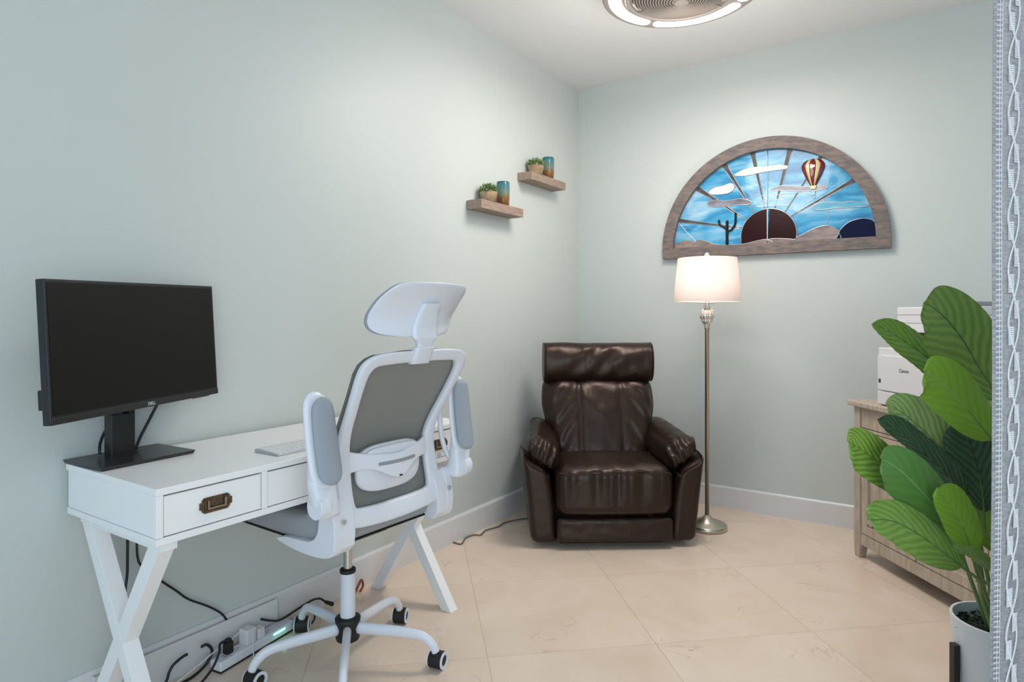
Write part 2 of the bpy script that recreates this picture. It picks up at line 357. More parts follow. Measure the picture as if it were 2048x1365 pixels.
# ------------------------------------------------------------ keyboard
kb = empty('keyboard', (0, 0, .76), DA, 'slim white wireless keyboard with silver rim lying on the desk by the armrest', 'keyboard')
ko = PX(556, 907.5, 1.2*0+1.925); kb.location = (ko.x, ko.y, .76)
bm = newbm(); prism(bm, [(0, .0005), (.115, .0005), (.115, .0105), (0, .004)], lambda y, z, d: Vector((d, y, z)), 0, .279); obj('keyboard_case', bm, m_alu, kb, bevel=.001)
bm = newbm()
for r in range(6):
    widths = [1]*14 if r < 4 else ([1.5]+[1]*11+[1.5] if r == 4 else [1, 1, 1, 1.25, 5, 1.25, 1, 1, 1])
    rows = widths; tot = sum(rows); y0 = .108-(r+.5)*.0172; x = .006
    for k in rows:
        ww = k/tot*.267; zz = .004+.0065*(y0/.115)
        kq = newbm(); box(kq, (x+ww/2, y0-(0 if r else .002), zz+.0012), (ww-.0028, .0146 if r else .0100, .0026)); obj('key', kq, m_key, kb)
        x += ww
bm.free()

# ------------------------------------------------------------ office chair
CA = math.radians(54.1)
chair = empty('office_chair', (-.558, 2.175, 0), CA, 'white swivel office chair with grey mesh back, headrest and flipped-up armrests', 'office chair')
VZ = [(.50, .235), (.61, .213), (.66, .200), (.714, .191), (.772, .186), (.83, .204), (.90, .245), (1.024, .314), (1.10, .350), (1.3, .44)]
def vz(z):
    for (a, p), (b_, q) in zip(VZ, VZ[1:]):
        if z <= b_: t = (z-a)/(b_-a); return p+(q-p)*t
    return VZ[-1][1]
def vzs(z): return sum(vz(z+d) for d in (-.03, -.015, 0, .015, .03))/5
def plate(bm, A, B, th, off=0, closed=False, n=60, seg=14, fv=None, pw=.45):
    """solid between two matched (u,z) curves laid on the curved back; off>0 moves backward"""
    PA, PB = spline([(a, b_, 0) for a, b_ in A], n, closed), spline([(a, b_, 0) for a, b_ in B], n, closed)
    fv = fv or (lambda u, z: vzs(z)); V = []
    for a, b_ in zip(PA, PB):
        row = []
        for k in range(seg):
            t = 2*math.pi*k/seg; cx = sgn(math.cos(t))*abs(math.cos(t))**pw; sy = sgn(math.sin(t))*abs(math.sin(t))**pw
            p = a*(.5+.5*cx)+b_*(.5-.5*cx); vv = fv(p.x, p.y)+off+sy*th/2
            row.append(bm.verts.new((p.x, -vv, p.y)))
        V.append(row)
    L = len(V)
    for i in range(L if closed else L-1):
        for k in range(seg): bm.faces.new((V[i][k], V[i][(k+1) % seg], V[(i+1) % L][(k+1) % seg], V[(i+1) % L][k]))
    if not closed: bm.faces.new(V[0][::-1]); bm.faces.new(V[-1])
def mirror(h): return h + [(-a, b_) for a, b_ in reversed(h) if abs(a) > 1e-6]
OUT = [(0, 1.078), (.08, 1.078), (.15, 1.075), (.195, 1.066), (.221, 1.045), (.227, 1.01), (.220, .95), (.212, .88), (.207, .82), (.208, .76), (.212, .70), (.214, .64), (.212, .59), (.200, .562), (.16, .550), (.08, .543), (0, .541)]
INN = [(0, 1.041), (.07, 1.041), (.13, 1.039), (.168, 1.036), (.186, 1.022), (.191, .995), (.187, .945), (.177, .875), (.168, .82), (.161, .77), (.160, .71), (.161, .65), (.158, .615), (.146, .605), (.11, .601), (.06, .599), (0, .599)]
bm = newbm(); plate(bm, mirror(OUT), mirror(INN), .026, .006, closed=True, n=128); obj('back_frame', bm, m_white, chair, smooth=True)
# mesh panel
bm = newbm(); OUT2 = [(u*1.02+.004*sgn(u), z if z > .6 else .60) for u, z in OUT]
half = [(z, u) for u, z in OUT if u > .19 or z in (1.078,)]
def hw(z):
    P = [(.55, .19), (.60, .205), (.70, .214), (.82, .212), (.95, .224), (1.02, .232), (1.045, .226), (1.062, .208), (1.072, .18), (1.078, .13), (1.0795, .06)]
    for (a, p), (b_, q) in zip(P, P[1:]):
        if z <= b_: return p+(q-p)*max(0, (z-a)/(b_-a))
    return .05
def msh(u, v):
    z = .565+.5145*(1-(1-v)**1.4) if False else .565+.5145*v
    x = (2*u-1)*(hw(z)); return Vector((x, -(vzs(z)-.013), z))
for off in (0,):
    grid(bm, msh, 24, 60)
r = bmesh.ops.solidify(bm, geom=bm.faces[:], thickness=.006)
obj('mesh_back', bm, m_mesh, chair, smooth=True)
def bulge(u, z): return vzs(z)+.042*max(0, 1-(u/.17)**2)**1.3
bm = newbm()
plate(bm, [(-.185, .79), (-.165, .776), (-.13, .766), (-.07, .757), (0, .750), (.07, .757), (.13, .766), (.165, .776), (.185, .79)],
      [(-.185, .695), (-.165, .708), (-.13, .713), (-.085, .708), (0, .672), (.085, .708), (.13, .713), (.165, .708), (.185, .695)], .018, .008, n=60, fv=bulge)
obj('back_crossbar', bm, m_white, chair, smooth=True)
bm = newbm()
plate(bm, [(-.078, .7275), (-.07, .7305), (0, .7305), (.07, .7305), (.078, .7275)], [(-.078, .7235), (-.07, .7205), (0, .7205), (.07, .7205), (.078, .7235)], .006, .0165, n=30, fv=bulge); obj('crossbar_slot', bm, m_slot, chair, smooth=True)
bm = newbm(); plate(bm, [(-.006, .683), (.006, .683)], [(-.006, .6775), (.006, .6775)], .004, .016, n=4, fv=bulge); obj('adjuster_slit', bm, m_black, chair)
# lumbar pad: two stacked shells
def disc(bm, a, b_, cz, th, off, pw=.62, n=64, fv=None):
    pts = []
    for k in range(n):
        t = 2*math.pi*k/n; pts.append((a*sgn(math.cos(t))*abs(math.cos(t))**pw, cz+b_*sgn(math.sin(t))*abs(math.sin(t))**pw))
    fv = fv or (lambda u, z: vzs(z)); rings = []
    for s, o in ((.0, -.5), (.55, -.5), (.93, -.46), (1, -.25), (1, .25), (.95, .46), (.55, .52), (0, .52)):
        rings.append([bm.verts.new((p[0]*s, -(fv(p[0]*s, cz+(p[1]-cz)*s)+off+o*th), cz+(p[1]-cz)*s)) for p in pts])
    for r0, r1 in zip(rings, rings[1:]):
        for k in range(n): bm.faces.new((r0[k], r0[(k+1) % n], r1[(k+1) % n], r1[k]))
    bmesh.ops.remove_doubles(bm, verts=bm.verts[:], dist=1e-6)
flat = lambda u, z: .19+.016*max(0, 1-(u/.15)**2)
bm = newbm(); disc(bm, .136, .074, .708, .022, .004, fv=flat); obj('lumbar_pad', bm, m_white, chair, smooth=True)
bm = newbm(); disc(bm, .118, .034, .742, .012, .020, fv=flat); obj('lumbar_pad_rim', bm, m_white, chair, smooth=True)
# headrest
def hv(u, z):
    P = [(1.11, .352), (1.15, .352), (1.19, .362), (1.23, .382), (1.28, .418)]
    b_ = P[-1][1]
    for (a, p), (c, q) in zip(P, P[1:]):
        if z <= c: b_ = p+(q-p)*max(0, (z-a)/(c-a)); break
    return b_-(1.75-1.0*max(0, min(1, (z-1.17)/.10)))*u*u
HO = [(0, 1.284), (.07, 1.283), (.13, 1.279), (.158, 1.266), (.176, 1.235), (.182, 1.19), (.174, 1.152), (.150, 1.132), (.105, 1.123), (.05, 1.120), (0, 1.120)]
def shell(bm, scale, th, off, cz=1.2):
    P = [Vector((a, b_, 0)) for a, b_ in mirror(HO)]; P = spline(P, 96, True); rings = []
    for s, o in [(k/8, -.5) for k in range(0, 8)]+[(.97, -.48), (1, -.2), (1, .2), (.97, .48)]+[(k/8, .5) for k in range(7, -1, -1)]:
        rings.append([bm.verts.new((p.x*s*scale, -(hv(p.x*s*scale, cz+(p.y-cz)*s*scale)+off+o*th), cz+(p.y-cz)*s*scale)) for p in P])
    for r0, r1 in zip(rings, rings[1:]):
        for k in range(96): bm.faces.new((r0[k], r0[(k+1) % 96], r1[(k+1) % 96], r1[k]))
    bmesh.ops.remove_doubles(bm, verts=bm.verts[:], dist=1e-6)
bm = newbm(); shell(bm, 1, .010, .0); obj('headrest_shell', bm, m_white, chair, smooth=True)
bm = newbm(); shell(bm, 1.0, .012, -.011); obj('headrest_cushion', bm, m_pad, chair, smooth=True)
bm = newbm()
plate(bm, [(-.036, 1.222), (-.044, 1.19), (-.053, 1.15), (-.052, 1.118), (-.036, 1.104), (-.030, 1.092), (-.034, 1.078)], [(.036, 1.222), (.044, 1.19), (.050, 1.15), (.049, 1.118), (.034, 1.104), (.030, 1.092), (.034, 1.078)], .022, .010, n=30,
      fv=lambda u, z: (hv(u, z) if z > 1.12 else .352-(1.12-z)*.25)); 
obj('headrest_neck', bm, m_white, chair, smooth=True)
bm = newbm(); plate(bm, [(-.038, 1.088), (-.040, 1.06), (-.038, 1.036)], [(.038, 1.088), (.040, 1.06), (.038, 1.036)], .034, .010, n=12); obj('headrest_clip', bm, m_white, chair, smooth=True)
# armrests flipped upright
for s in (-1, 1):
    bm = newbm(); lean = lambda p, k: p+Vector((0, (p.z)*(.036/.234) - .006*(k.z**2), 0))+Vector((s*.004*(p.z/.13)-p.x*.12*max(0, p.z/.13), 0, 0))
    cushion(bm, (s*.294, -.262, .836), (.080, .030, .242), .04, n=12, fn=lean); obj('armrest_pad', bm, m_pad, chair, smooth=True)
    bm = newbm(); cushion(bm, (s*.298, -.234, .836), (.088, .030, .270), .042, n=12, fn=lean)
    obj('armrest_shell', bm, m_white, chair, smooth=True)
    bm = newbm()
    A = [(s*.255, -.245, .74), (s*.258, -.25, .70), (s*.262, -.250, .66), (s*.262, -.248, .628)]
    V = []
    PA = spline([(.2995, -.232, .86), (.2985, -.243, .73), (.290, -.246, .67), (.283, -.240, .622)], 14)
    for i, p in enumerate(PA):
        t = i/13; hwid = .029+.014*min(1, t*2.6)-.007*t; hd = .012*(1-t)+.036*t; row = []
        for k in range(16):
            a = 2*math.pi*k/16; cx = sgn(math.cos(a))*abs(math.cos(a))**.55; sy = sgn(math.sin(a))*abs(math.sin(a))**.55
            row.append(bm.verts.new((s*(p.x+cx*hwid), p.y+sy*hd, p.z)))
        V.append(row)
    for r0, r1 in zip(V, V[1:]):
        for k in range(16): bm.faces.new((r0[k], r0[(k+1) % 16], r1[(k+1) % 16], r1[k]))
    bm.faces.new(V[0]); bm.faces.new(V[-1])
    tube(bm, [(s*.268, -.205, .93), (s*.262, -.185, .86), (s*.262, -.185, .78), (s*.264, -.205, .71), (s*.27, -.24, .66)], .009, 8)
    obj('armrest_arm', bm, m_white, chair, smooth=True)
    bm = newbm(); cyl(bm, (s*.290, -.250, .652), (s*.325, -.250, .652), .034, .033, 36); obj('pivot_cap', bm, m_white, chair, bevel=.003)
    # seat bracket
    bm = newbm()
    side = spline([(.025, .490, 0), (-.006, .506, 0), (-.065, .511, 0), (-.135, .517, 0), (-.170, .545, 0), (-.180, .590, 0), (-.197, .626, 0), (-.212, .650, 0), (-.228, .652, 0), (-.240, .62, 0), (-.250, .57, 0), (-.249, .525, 0), (-.235, .492, 0), (-.18, .478, 0), (-.085, .476, 0)], 60, True)
    prism(bm, [(p.x, p.y) for p in side], lambda y, z, d: Vector((d, y, z)), s*.256, s*.226)
    rear = [(-.185, .50), (-.185, .60), (-.195, .65), (-.222, .650), (-.244, .60), (-.250, .55), (-.246, .51), (-.225, .488), (-.20, .486)]
    prism(bm, rear, lambda y, z, d: Vector((d, y, z)), s*.250, s*.178)
    obj('seat_bracket', bm, m_white, chair, bevel=.006, seg=3)
    for (x_, z_) in ((.225, .697), (.228, .590)):
        bm = newbm(); yv = -(vzs(z_)+.0215+(.02 if z_ < .65 else 0)); cyl(bm, (s*x_, yv+.004, z_), (s*x_, yv-.0015, z_), .0075, seg=20); cyl(bm, (s*x_, yv-.001, z_), (s*x_, yv-.002, z_), .005, seg=6); obj('bolt', bm, m_alu, chair)
# seat
bm = newbm()
def sf(p, k):
    p = p.copy(); p.z += .012*(p.x/.24)**2*(1 if k.z > 0 else 0); p.z -= .025*max(0, k.y-.6)**2*4*(1 if k.z > 0 else .0)
    p.x *= 1-.12*max(0, -k.y-.3); return p
cushion(bm, (0, .035, .532), (.49, .47, .075), .035, n=14, fn=sf); obj('seat_cushion', bm, m_fab, chair, smooth=True)
bm = newbm(); cushion(bm, (0, .035, .4950), (.462, .444, .004), .002, n=8, fn=lambda p, k: Vector((p.x*(1-.12*max(0, -k.y-.3)), p.y, p.z))); obj('seat_underside', bm, m_black, chair, smooth=True)
bm = newbm(); box(bm, (0, .0, .472), (.16, .22, .035)); obj('tilt_mechanism', bm, m_black, chair, bevel=.006)
bm = newbm(); cyl(bm, (.06, .0, .475), (.235, -.03, .462), .005, seg=12); cyl(bm, (.235, -.03, .462), (.285, -.04, .458), .013, .011, seg=16); obj('height_lever', bm, m_black, chair, bevel=.002)
bm = newbm(); cyl(bm, (0, 0, .30), (0, 0, .47), .0145, seg=32); obj('gas_lift_rod', bm, m_chrome, chair, smooth=False, bevel=.001)
bm = newbm(); lathe(bm, [(.0255, .135), (.0255, .318)], 40); obj('gas_lift_sleeve', bm, m_white, chair, bevel=.001)
bm = newbm(); lathe(bm, [(.0265, .312), (.027, .318), (.0262, .324), (.018, .326)], 40); obj('sleeve_collar', bm, m_rubber, chair, smooth=True)
bm = newbm(); lathe(bm, [(.038, .086), (.040, .092), (.037, .105), (.036, .125), (.042, .148), (.043, .158), (.036, .163), (.028, .164)], 40); obj('base_hub', bm, m_rubber, chair, smooth=True)
for k in range(5):
    a = math.radians(-6.6+72*k)-CA; d = Vector((math.cos(a), math.sin(a), 0)); sd = Vector((-d.y, d.x, 0))
    bm = newbm(); Pk = spline([d*.03+Vector((0, 0, .125)), d*.11+Vector((0, 0, .122)), d*.20+Vector((0, 0, .118)), d*.262+Vector((0, 0, .108)), d*.295+Vector((0, 0, .080)), d*.305+Vector((0, 0, .058))], 26)
    V = []
    for i, p in enumerate(Pk):
        t = (Pk[min(i+1, 25)]-Pk[max(i-1, 0)]).normalized(); nn = sd.cross(t); f = i/25
        V.append([bm.verts.new(p+sd*math.cos(q_)*(.0135-.001*f)+nn*math.sin(q_)*(.021-.008*f)) for q_ in [2*math.pi*j/16 for j in range(16)]])
    for r0, r1 in zip(V, V[1:]):
        for j in range(16): bm.faces.new((r0[j], r0[(j+1) % 16], r1[(j+1) % 16], r1[j]))
    bm.faces.new(V[0]); bm.faces.new(V[-1]); leg = obj('base_leg', bm, m_white, chair, smooth=True)
    # caster trailing at its own angle
    ca = math.radians([-112, -97, -84, -118, -90][k])-CA; cd = Vector((math.cos(ca), math.sin(ca), 0)); cs = Vector((-cd.y, cd.x, 0)); c0 = d*.305; cw = c0-cd*.012+Vector((0, 0, .0285))
    bm = newbm(); cyl(bm, cw-cs*.0235, cw+cs*.0235, .0285, seg=32); cyl(bm, c0+Vector((0, 0, .045)), c0+Vector((0, 0, .066)), .012, seg=20)
    box(bm, c0+Vector((0, 0, .046))-cd*.006, (.034, .026, .018), rotz(ca)); wv = obj('caster', bm, m_rubber, leg, bevel=.004, seg=3)
    for t in (-1, 1):
        bm = newbm(); q_ = cw+cs*t*.0235; ra, rb = .0275, .018
        Ao = [q_+(cd*math.cos(b_)+Vector((0, 0, 1))*math.sin(b_))*ra for b_ in [2*math.pi*j/32 for j in range(32)]]
        Ai = [q_+(cd*math.cos(b_)+Vector((0, 0, 1))*math.sin(b_))*rb for b_ in [2*math.pi*j/32 for j in range(32)]]
        o1 = [bm.verts.new(p) for p in Ao]; o2 = [bm.verts.new(p+cs*t*.0035) for p in Ao]; i2 = [bm.verts.new(p+cs*t*.0035) for p in Ai]; i1 = [bm.verts.new(p) for p in Ai]
        for R_ in ((o1, o2), (o2, i2), (i2, i1)):
            for j in range(32): bm.faces.new((R_[0][j], R_[0][(j+1) % 32], R_[1][(j+1) % 32], R_[1][j]))
        obj('caster_ring', bm, m_white, leg)

# ------------------------------------------------------------ recliner
rec = empty('leather_recliner', (.507, 3.62, 0), math.radians(2.0), 'dark brown leather recliner armchair with a roll headrest standing in the corner', 'armchair')
def nz(p, s=1, o=0): return noise.noise(Vector(p)*s+Vector((o, o*1.7, o*.3)))
def seam(name, pts, par, r=.0028, mat=None):
    bm = newbm(); tube(bm, pts, r, 6); obj(name, bm, mat or m_leather, par, smooth=True)
# base
bm = newbm(); box(bm, (0, .0, .022), (.54, .60, .044)); obj('base', bm, m_rubber, rec, bevel=.004)
# seat cushion
def seatf(p, k):
    p = p.copy()
    front = max(0, -k.y)
    if k.z > 0: p.z += .022*(1-k.x**2)*(1-.3*k.y*k.y)
    p.y -= .018*(1-k.x**2)*front**3
    # gathers running down the front face from the seam
    f = max(0, 1-abs(k.x)*.9)
    ph = k.x*36+2.3*math.sin(k.x*7); g = math.sin(ph)*.5+math.sin(ph*.47+1)*.5
    if k.y < -.6: p.y += .017*g*f*max(0, 1-abs(k.z-.45)*.95)*(1+.4*nz((k.x*4, 0, k.z)))
    if k.z > .3: p.z += .006*g*f*max(0, 1-abs(k.y+.72)*3)
    return p
bm = newbm(); cushion(bm, (0, -.06, .285), (.606, .69, .245), .062, n=46, fn=seatf); seat = obj('seat_cushion', bm, m_leather, rec, smooth=True)
seam('piping', [(x, -.393-.017*(1-(x/.29)**2), .382+.012*(1-(x/.29)**2)+.004*math.sin(x*14)) for x in [-.285+.57*i/14 for i in range(15)]], seat, .0045)
# footrest panel
def footf(p, k):
    p = p.copy(); p.y += .004*nz((k.x*6, k.z*1.5, 0), 1.3)*(1 if k.y < 0 else 0); return p
bm = newbm(); cushion(bm, (0, -.378, .098), (.592, .055, .125), .024, n=20, fn=footf); obj('footrest_panel', bm, m_leather, rec, smooth=True)
# side panels with slanted arms
for s in (-1, 1):
    def sidef(p, k):
        p = p.copy(); z = (p.z+.255)/.51
        p.x += s*(.052*z) - s*.02*max(0, k.y)*1.0
        p.y += -.010*(1-z)+.012*(1-z)
        if k.z > 0: p.z += (-.10*max(0, -s*k.x*.5+.5)*k.z)*1.0
        if k.z > 0: p.z -= .035*max(0, -k.y)**2*k.z
        if k.z > 0: p.z -= .11*max(0, k.y+.6)*k.z*.6
        p.z += .002*nz((p.x, p.y, p.z), 9)
        return p
    bm = newbm(); cushion(bm, (s*.352, -.045, .262), (.135, .67, .47), .036, n=20, fn=sidef); obj('side_panel', bm, m_leather, rec, smooth=True)
    def armf(p, k):
        p = p.copy(); y = (p.y+.30)/.60        # 0 front .. 1 rear
        p.z += .048*min(1, y*1.35) - .03*max(0, -k.y)**3*0
        p.x -= s*.055*y
        sl = (p.x*s)
        p.z += .9*sl*.42
        c = max(0, 1-abs(y-.10)*5)
        p += Vector((0, .010*math.sin(p.x*s*120+p.z*60)*c, .007*math.sin(p.z*90-p.x*s*70)*c))
        p.z += .005*nz(p, 14, s); p.x += .004*nz(p, 11, 3+s)
        return p
    bm = newbm(); cushion(bm, (s*.362, -.05, .462), (.170, .60, .150), .070, n=32, fn=armf); obj('arm_pillow', bm, m_leather, rec, smooth=True)
# backrest
def backf(p, k):
    p = p.copy(); z = (p.z+.245)/.49
    wsc = .80+.20*min(1, max(0, z)*1.55)-.05*max(0, z-.75)*3
    p.x *= wsc; p.y += .20*(z-.5)*.85
    if k.y < 0:
        p.y -= .038*(1-k.x**2)*(1-.5*k.z**2)
        ax_ = abs(p.x)
        p.y += .012*math.exp(-((ax_-.118)/.010)**2)                     # vertical seams
        if ax_ > .12: p.y += .007*math.sin((p.z*.75+ax_*1.0)*62+1.5*nz(p, 6))*min(1, (ax_-.12)*12)*(1-.3*abs(k.z))*max(0, 1-abs(k.x)**6)
        else: p.y += .005*math.sin((abs(p.x)*.9-p.z)*38)*max(0, k.z)+.004*nz(p, 12)
    return p
bm = newbm(); cushion(bm, (0, .115, .585), (.655, .17, .49), .075, n=56, fn=backf); back = obj('backrest', bm, m_leather, rec, smooth=True)
for s in (-1, 1):
    seam('piping', [(s*.118, -.015+.118*0+y, z) for y, z in ((.004, .40), (.018, .48), (.052, .58), (.096, .68), (.15, .77))], back, .002)
# rear shell
bm = newbm(); cushion(bm, (0, .27, .45), (.56, .12, .66), .05, n=10, fn=lambda p, k: p+Vector((0, .10*(p.z+.3), 0))); obj('back_shell', bm, m_leather, rec, smooth=True)
# headrest roll
bm = newbm()
def rollp(u_, v):
    t = 2*math.pi*v; x = (u_-.5)*.634; e_ = min(1, (1-abs(2*u_-1))/.03); rr = .90+.10*math.sqrt(max(0, 1-(1-e_)**2))
    cy, cz = sgn(math.cos(t))*abs(math.cos(t))**.82*.088*rr, sgn(math.sin(t))*abs(math.sin(t))**.82*.114*rr
    p = Vector((x, .155+cy, .906+cz)); k = max(0, 1-abs(2*u_-1)**3)
    p.y += -.007*nz((x*2.2, cy, cz), 8)*k+.005*math.sin((x*.7-cz)*48+3*nz((x, cz, 0), 4))*k*max(0, -math.cos(t)); p.z += .006*nz((x, cy, cz), 7, 4)*k
    return p
V = grid(bm, rollp, 90, 48, cv=True); bm.faces.new(V[0][::-1]); bm.faces.new(V[-1])
roll = obj('headrest_roll', bm, m_leather, rec, smooth=True)
for s in (-1, 1):
    bm = newbm(); tube(bm, [rollp(.5+s*.493, j/24)+Vector((s*.002, 0, 0)) for j in range(24)], .0035, 6, n=72, closed=True); obj('piping', bm, m_leather, roll, smooth=True)
bm = newbm(); cyl(bm, (-.40, -.02, .22), (-.435, -.02, .22), .010, seg=12); box(bm, (-.437, -.05, .225), (.012, .09, .02)); obj('recline_lever', bm, m_black, rec, bevel=.003)

# ------------------------------------------------------------ floor lamp
lamp = empty('floor_lamp', (1.082, 3.55, 0), 0, 'slim champagne metal floor lamp with a lit cream drum shade beside the recliner', 'floor lamp')
bm = newbm(); lathe(bm, [(.104, 0), (.108, .006), (.108, .022), (.104, .027), (.085, .031), (.080, .036), (.060, .040), (.056, .046), (.030, .056), (.014, .075), (.0, .076)], 56); obj('base', bm, m_lampmetal, lamp, smooth=True)
bm = newbm(); lathe(bm, [(.0118, .07), (.0118, 1.105), (.0145, 1.108), (.0145, 1.118), (.012, 1.121)], 28); obj('pole', bm, m_lampmetal, lamp, smooth=True)
bm = newbm()
def urn(u, v):
    z = 1.118+.105*v; P = [(0, .015), (.1, .018), (.3, .031), (.5, .038), (.68, .040), (.85, .034), (.95, .02), (1, .015)]
    r_ = .015
    for (a, p), (b_, q) in zip(P, P[1:]):
        if a <= v <= b_: f = (v-a)/(b_-a); f = f*f*(3-2*f); r_ = p+(q-p)*f; break
    t = u*2*math.pi; r_ += .0028*(math.cos(7*t+v*11)*math.cos(7*t-v*11))*math.sin(math.pi*v)
    return Vector((r_*math.cos(t), r_*math.sin(t), z))
grid(bm, urn, 112, 30, cu=True); obj('finial_urn', bm, m_silver, lamp, smooth=True)
bm = newbm(); lathe(bm, [(.015, 1.222), (.022, 1.225), (.022, 1.229), (.012, 1.234), (.012, 1.244), (.047, 1.248), (.047, 1.252), (.012, 1.254), (.012, 1.31)], 32); obj('bobeche', bm, m_silver, lamp, smooth=False, bevel=.0005)
m_shade = bpy.data.materials.new('shade_linen'); m_shade.use_nodes = True; nt = m_shade.node_tree; nt.nodes.remove(nt.nodes['Principled BSDF']); out = nt.nodes['Material Output']
df = nt.nodes.new('ShaderNodeBsdfDiffuse'); tr = nt.nodes.new('ShaderNodeBsdfTranslucent'); mx = nt.nodes.new('ShaderNodeMixShader'); mx.inputs[0].default_value = .42
df.inputs[0].default_value = (.84, .79, .76, 1); tr.inputs[0].default_value = (.84, .74, .70, 1)
nt.links.new(df.outputs[0], mx.inputs[1]); nt.links.new(tr.outputs[0], mx.inputs[2]); nt.links.new(mx.outputs[0], out.inputs[0])
bm = newbm(); lathe(bm, [(.181, 1.258), (.1585, 1.498), (.157, 1.498), (.1795, 1.258)], 72, cap=False)
bm.faces.ensure_lookup_table(); obj('lamp_shade', bm, m_shade, lamp, smooth=True)
bm = newbm()
for a in (0, 2.094, 4.189): cyl(bm, (.0, .0, 1.492), (.157*math.cos(a), .157*math.sin(a), 1.492), .0015, seg=6)
cyl(bm, (0, 0, 1.43), (0, 0, 1.50), .002, seg=8); obj('shade_spider', bm, m_lampmetal, lamp)
bm = newbm(); lathe(bm, [(.0, 1.498), (.008, 1.500), (.006, 1.504), (.013, 1.510), (.0155, 1.518), (.012, 1.527), (.005, 1.531), (0, 1.532)], 24); obj('finial', bm, m_silver, lamp, smooth=True)
bm = newbm(); bmesh.ops.create_uvsphere(bm, u_segments=16, v_segments=10, radius=.028); bmesh.ops.translate(bm, verts=bm.verts[:], vec=(0, 0, 1.34)); obj('bulb', bm, EM('bulb_glow', (1, .85, .70), 4), lamp, smooth=True)
bpy.data.objects['shade_bulb'].location = (1.082, 3.55, 1.40)

# ------------------------------------------------------------ shelves on the left wall
def wallpt(Y): return Vector((-2.509+.659*Y, Y, 0))
LA = math.atan2(DL.y, DL.x)
def shelf(Y0, L, ztop, label):
    p = wallpt(Y0); e = empty('floating_shelf', (p.x, p.y, ztop-.048), LA, label, 'shelf', 'floating shelves on the left wall')
    bm = newbm(); box(bm, (L/2, -.0515, .024), (L, .099, .048)); obj('shelf_board', bm, m_shelf, e, bevel=.0015); return e
shelf(3.435, .412, 1.799, 'brown wooden floating shelf, the lower of the two on the left wall')
shelf(3.856, .420, 2.040, 'brown wooden floating shelf, the higher of the two, nearer the corner')
m_leafs = M('succulent_green', (.22, .36, .10), .5, col2=(.08, .16, .04), noise_scale=60)
m_leafy = M('succulent_olive', (.30, .27, .09), .55, col2=(.10, .15, .04), noise_scale=60)
def succulent(Y0, x, ztop, label, seed):
    p = wallpt(Y0)+DL*x+NL*.056; e = empty('potted_succulent', (p.x, p.y, ztop), seed, label, 'plant', 'succulents on the wall shelves')
    bm = newbm(); lathe(bm, [(.026, 0), (.038, .012), (.047, .035), (.049, .050), (.047, .058), (.043, .058), (.043, .052), (0, .050)], 32); obj('pot', bm, m_terra, e, smooth=True)
    rnd = random.Random(seed); bm = newbm(); bm2 = newbm()
    for k in range(210):
        th = rnd.uniform(0, 6.283); ph = math.acos(rnd.uniform(-.12, 1)); d = Vector((math.cos(th)*math.sin(ph), math.sin(th)*math.sin(ph), math.cos(ph)*.78))
        tgt = bm if rnd.random() < .7 else bm2
        base = Vector((0, 0, .060))+d*.034*rnd.uniform(.75, 1.15); L = rnd.uniform(.016, .030); tip = base+(d+Vector((rnd.uniform(-.5, .5), rnd.uniform(-.5, .5), rnd.uniform(-.3, .5)))).normalized()*L
        s_ = d.cross(Vector((rnd.uniform(-1, 1), rnd.uniform(-1, 1), .3))).normalized()*rnd.uniform(.0035, .0065); m_ = (base+tip)/2; n_ = (tip-base).cross(s_).normalized()*.002
        v = [tgt.verts.new(q) for q in (base, m_+s_, tip, m_-s_, m_+n_, m_-n_)]
        for a, c in ((0, 1), (1, 2), (2, 3), (3, 0)): tgt.faces.new((v[a], v[c], v[4])); tgt.faces.new((v[c], v[a], v[5]))
    tag(obj('leaves', bm, m_leafs, e), kind='stuff'); o = obj('olive_leaves', bm2, m_leafy, e); tag(o, 'olive yellow succulent leaves', kind='stuff')
succulent(3.435, .125, 1.799, 'small green succulent in a round tan pot on the lower shelf', 3)
succulent(3.856, .120, 2.040, 'small green succulent in a round tan pot on the higher shelf', 5)
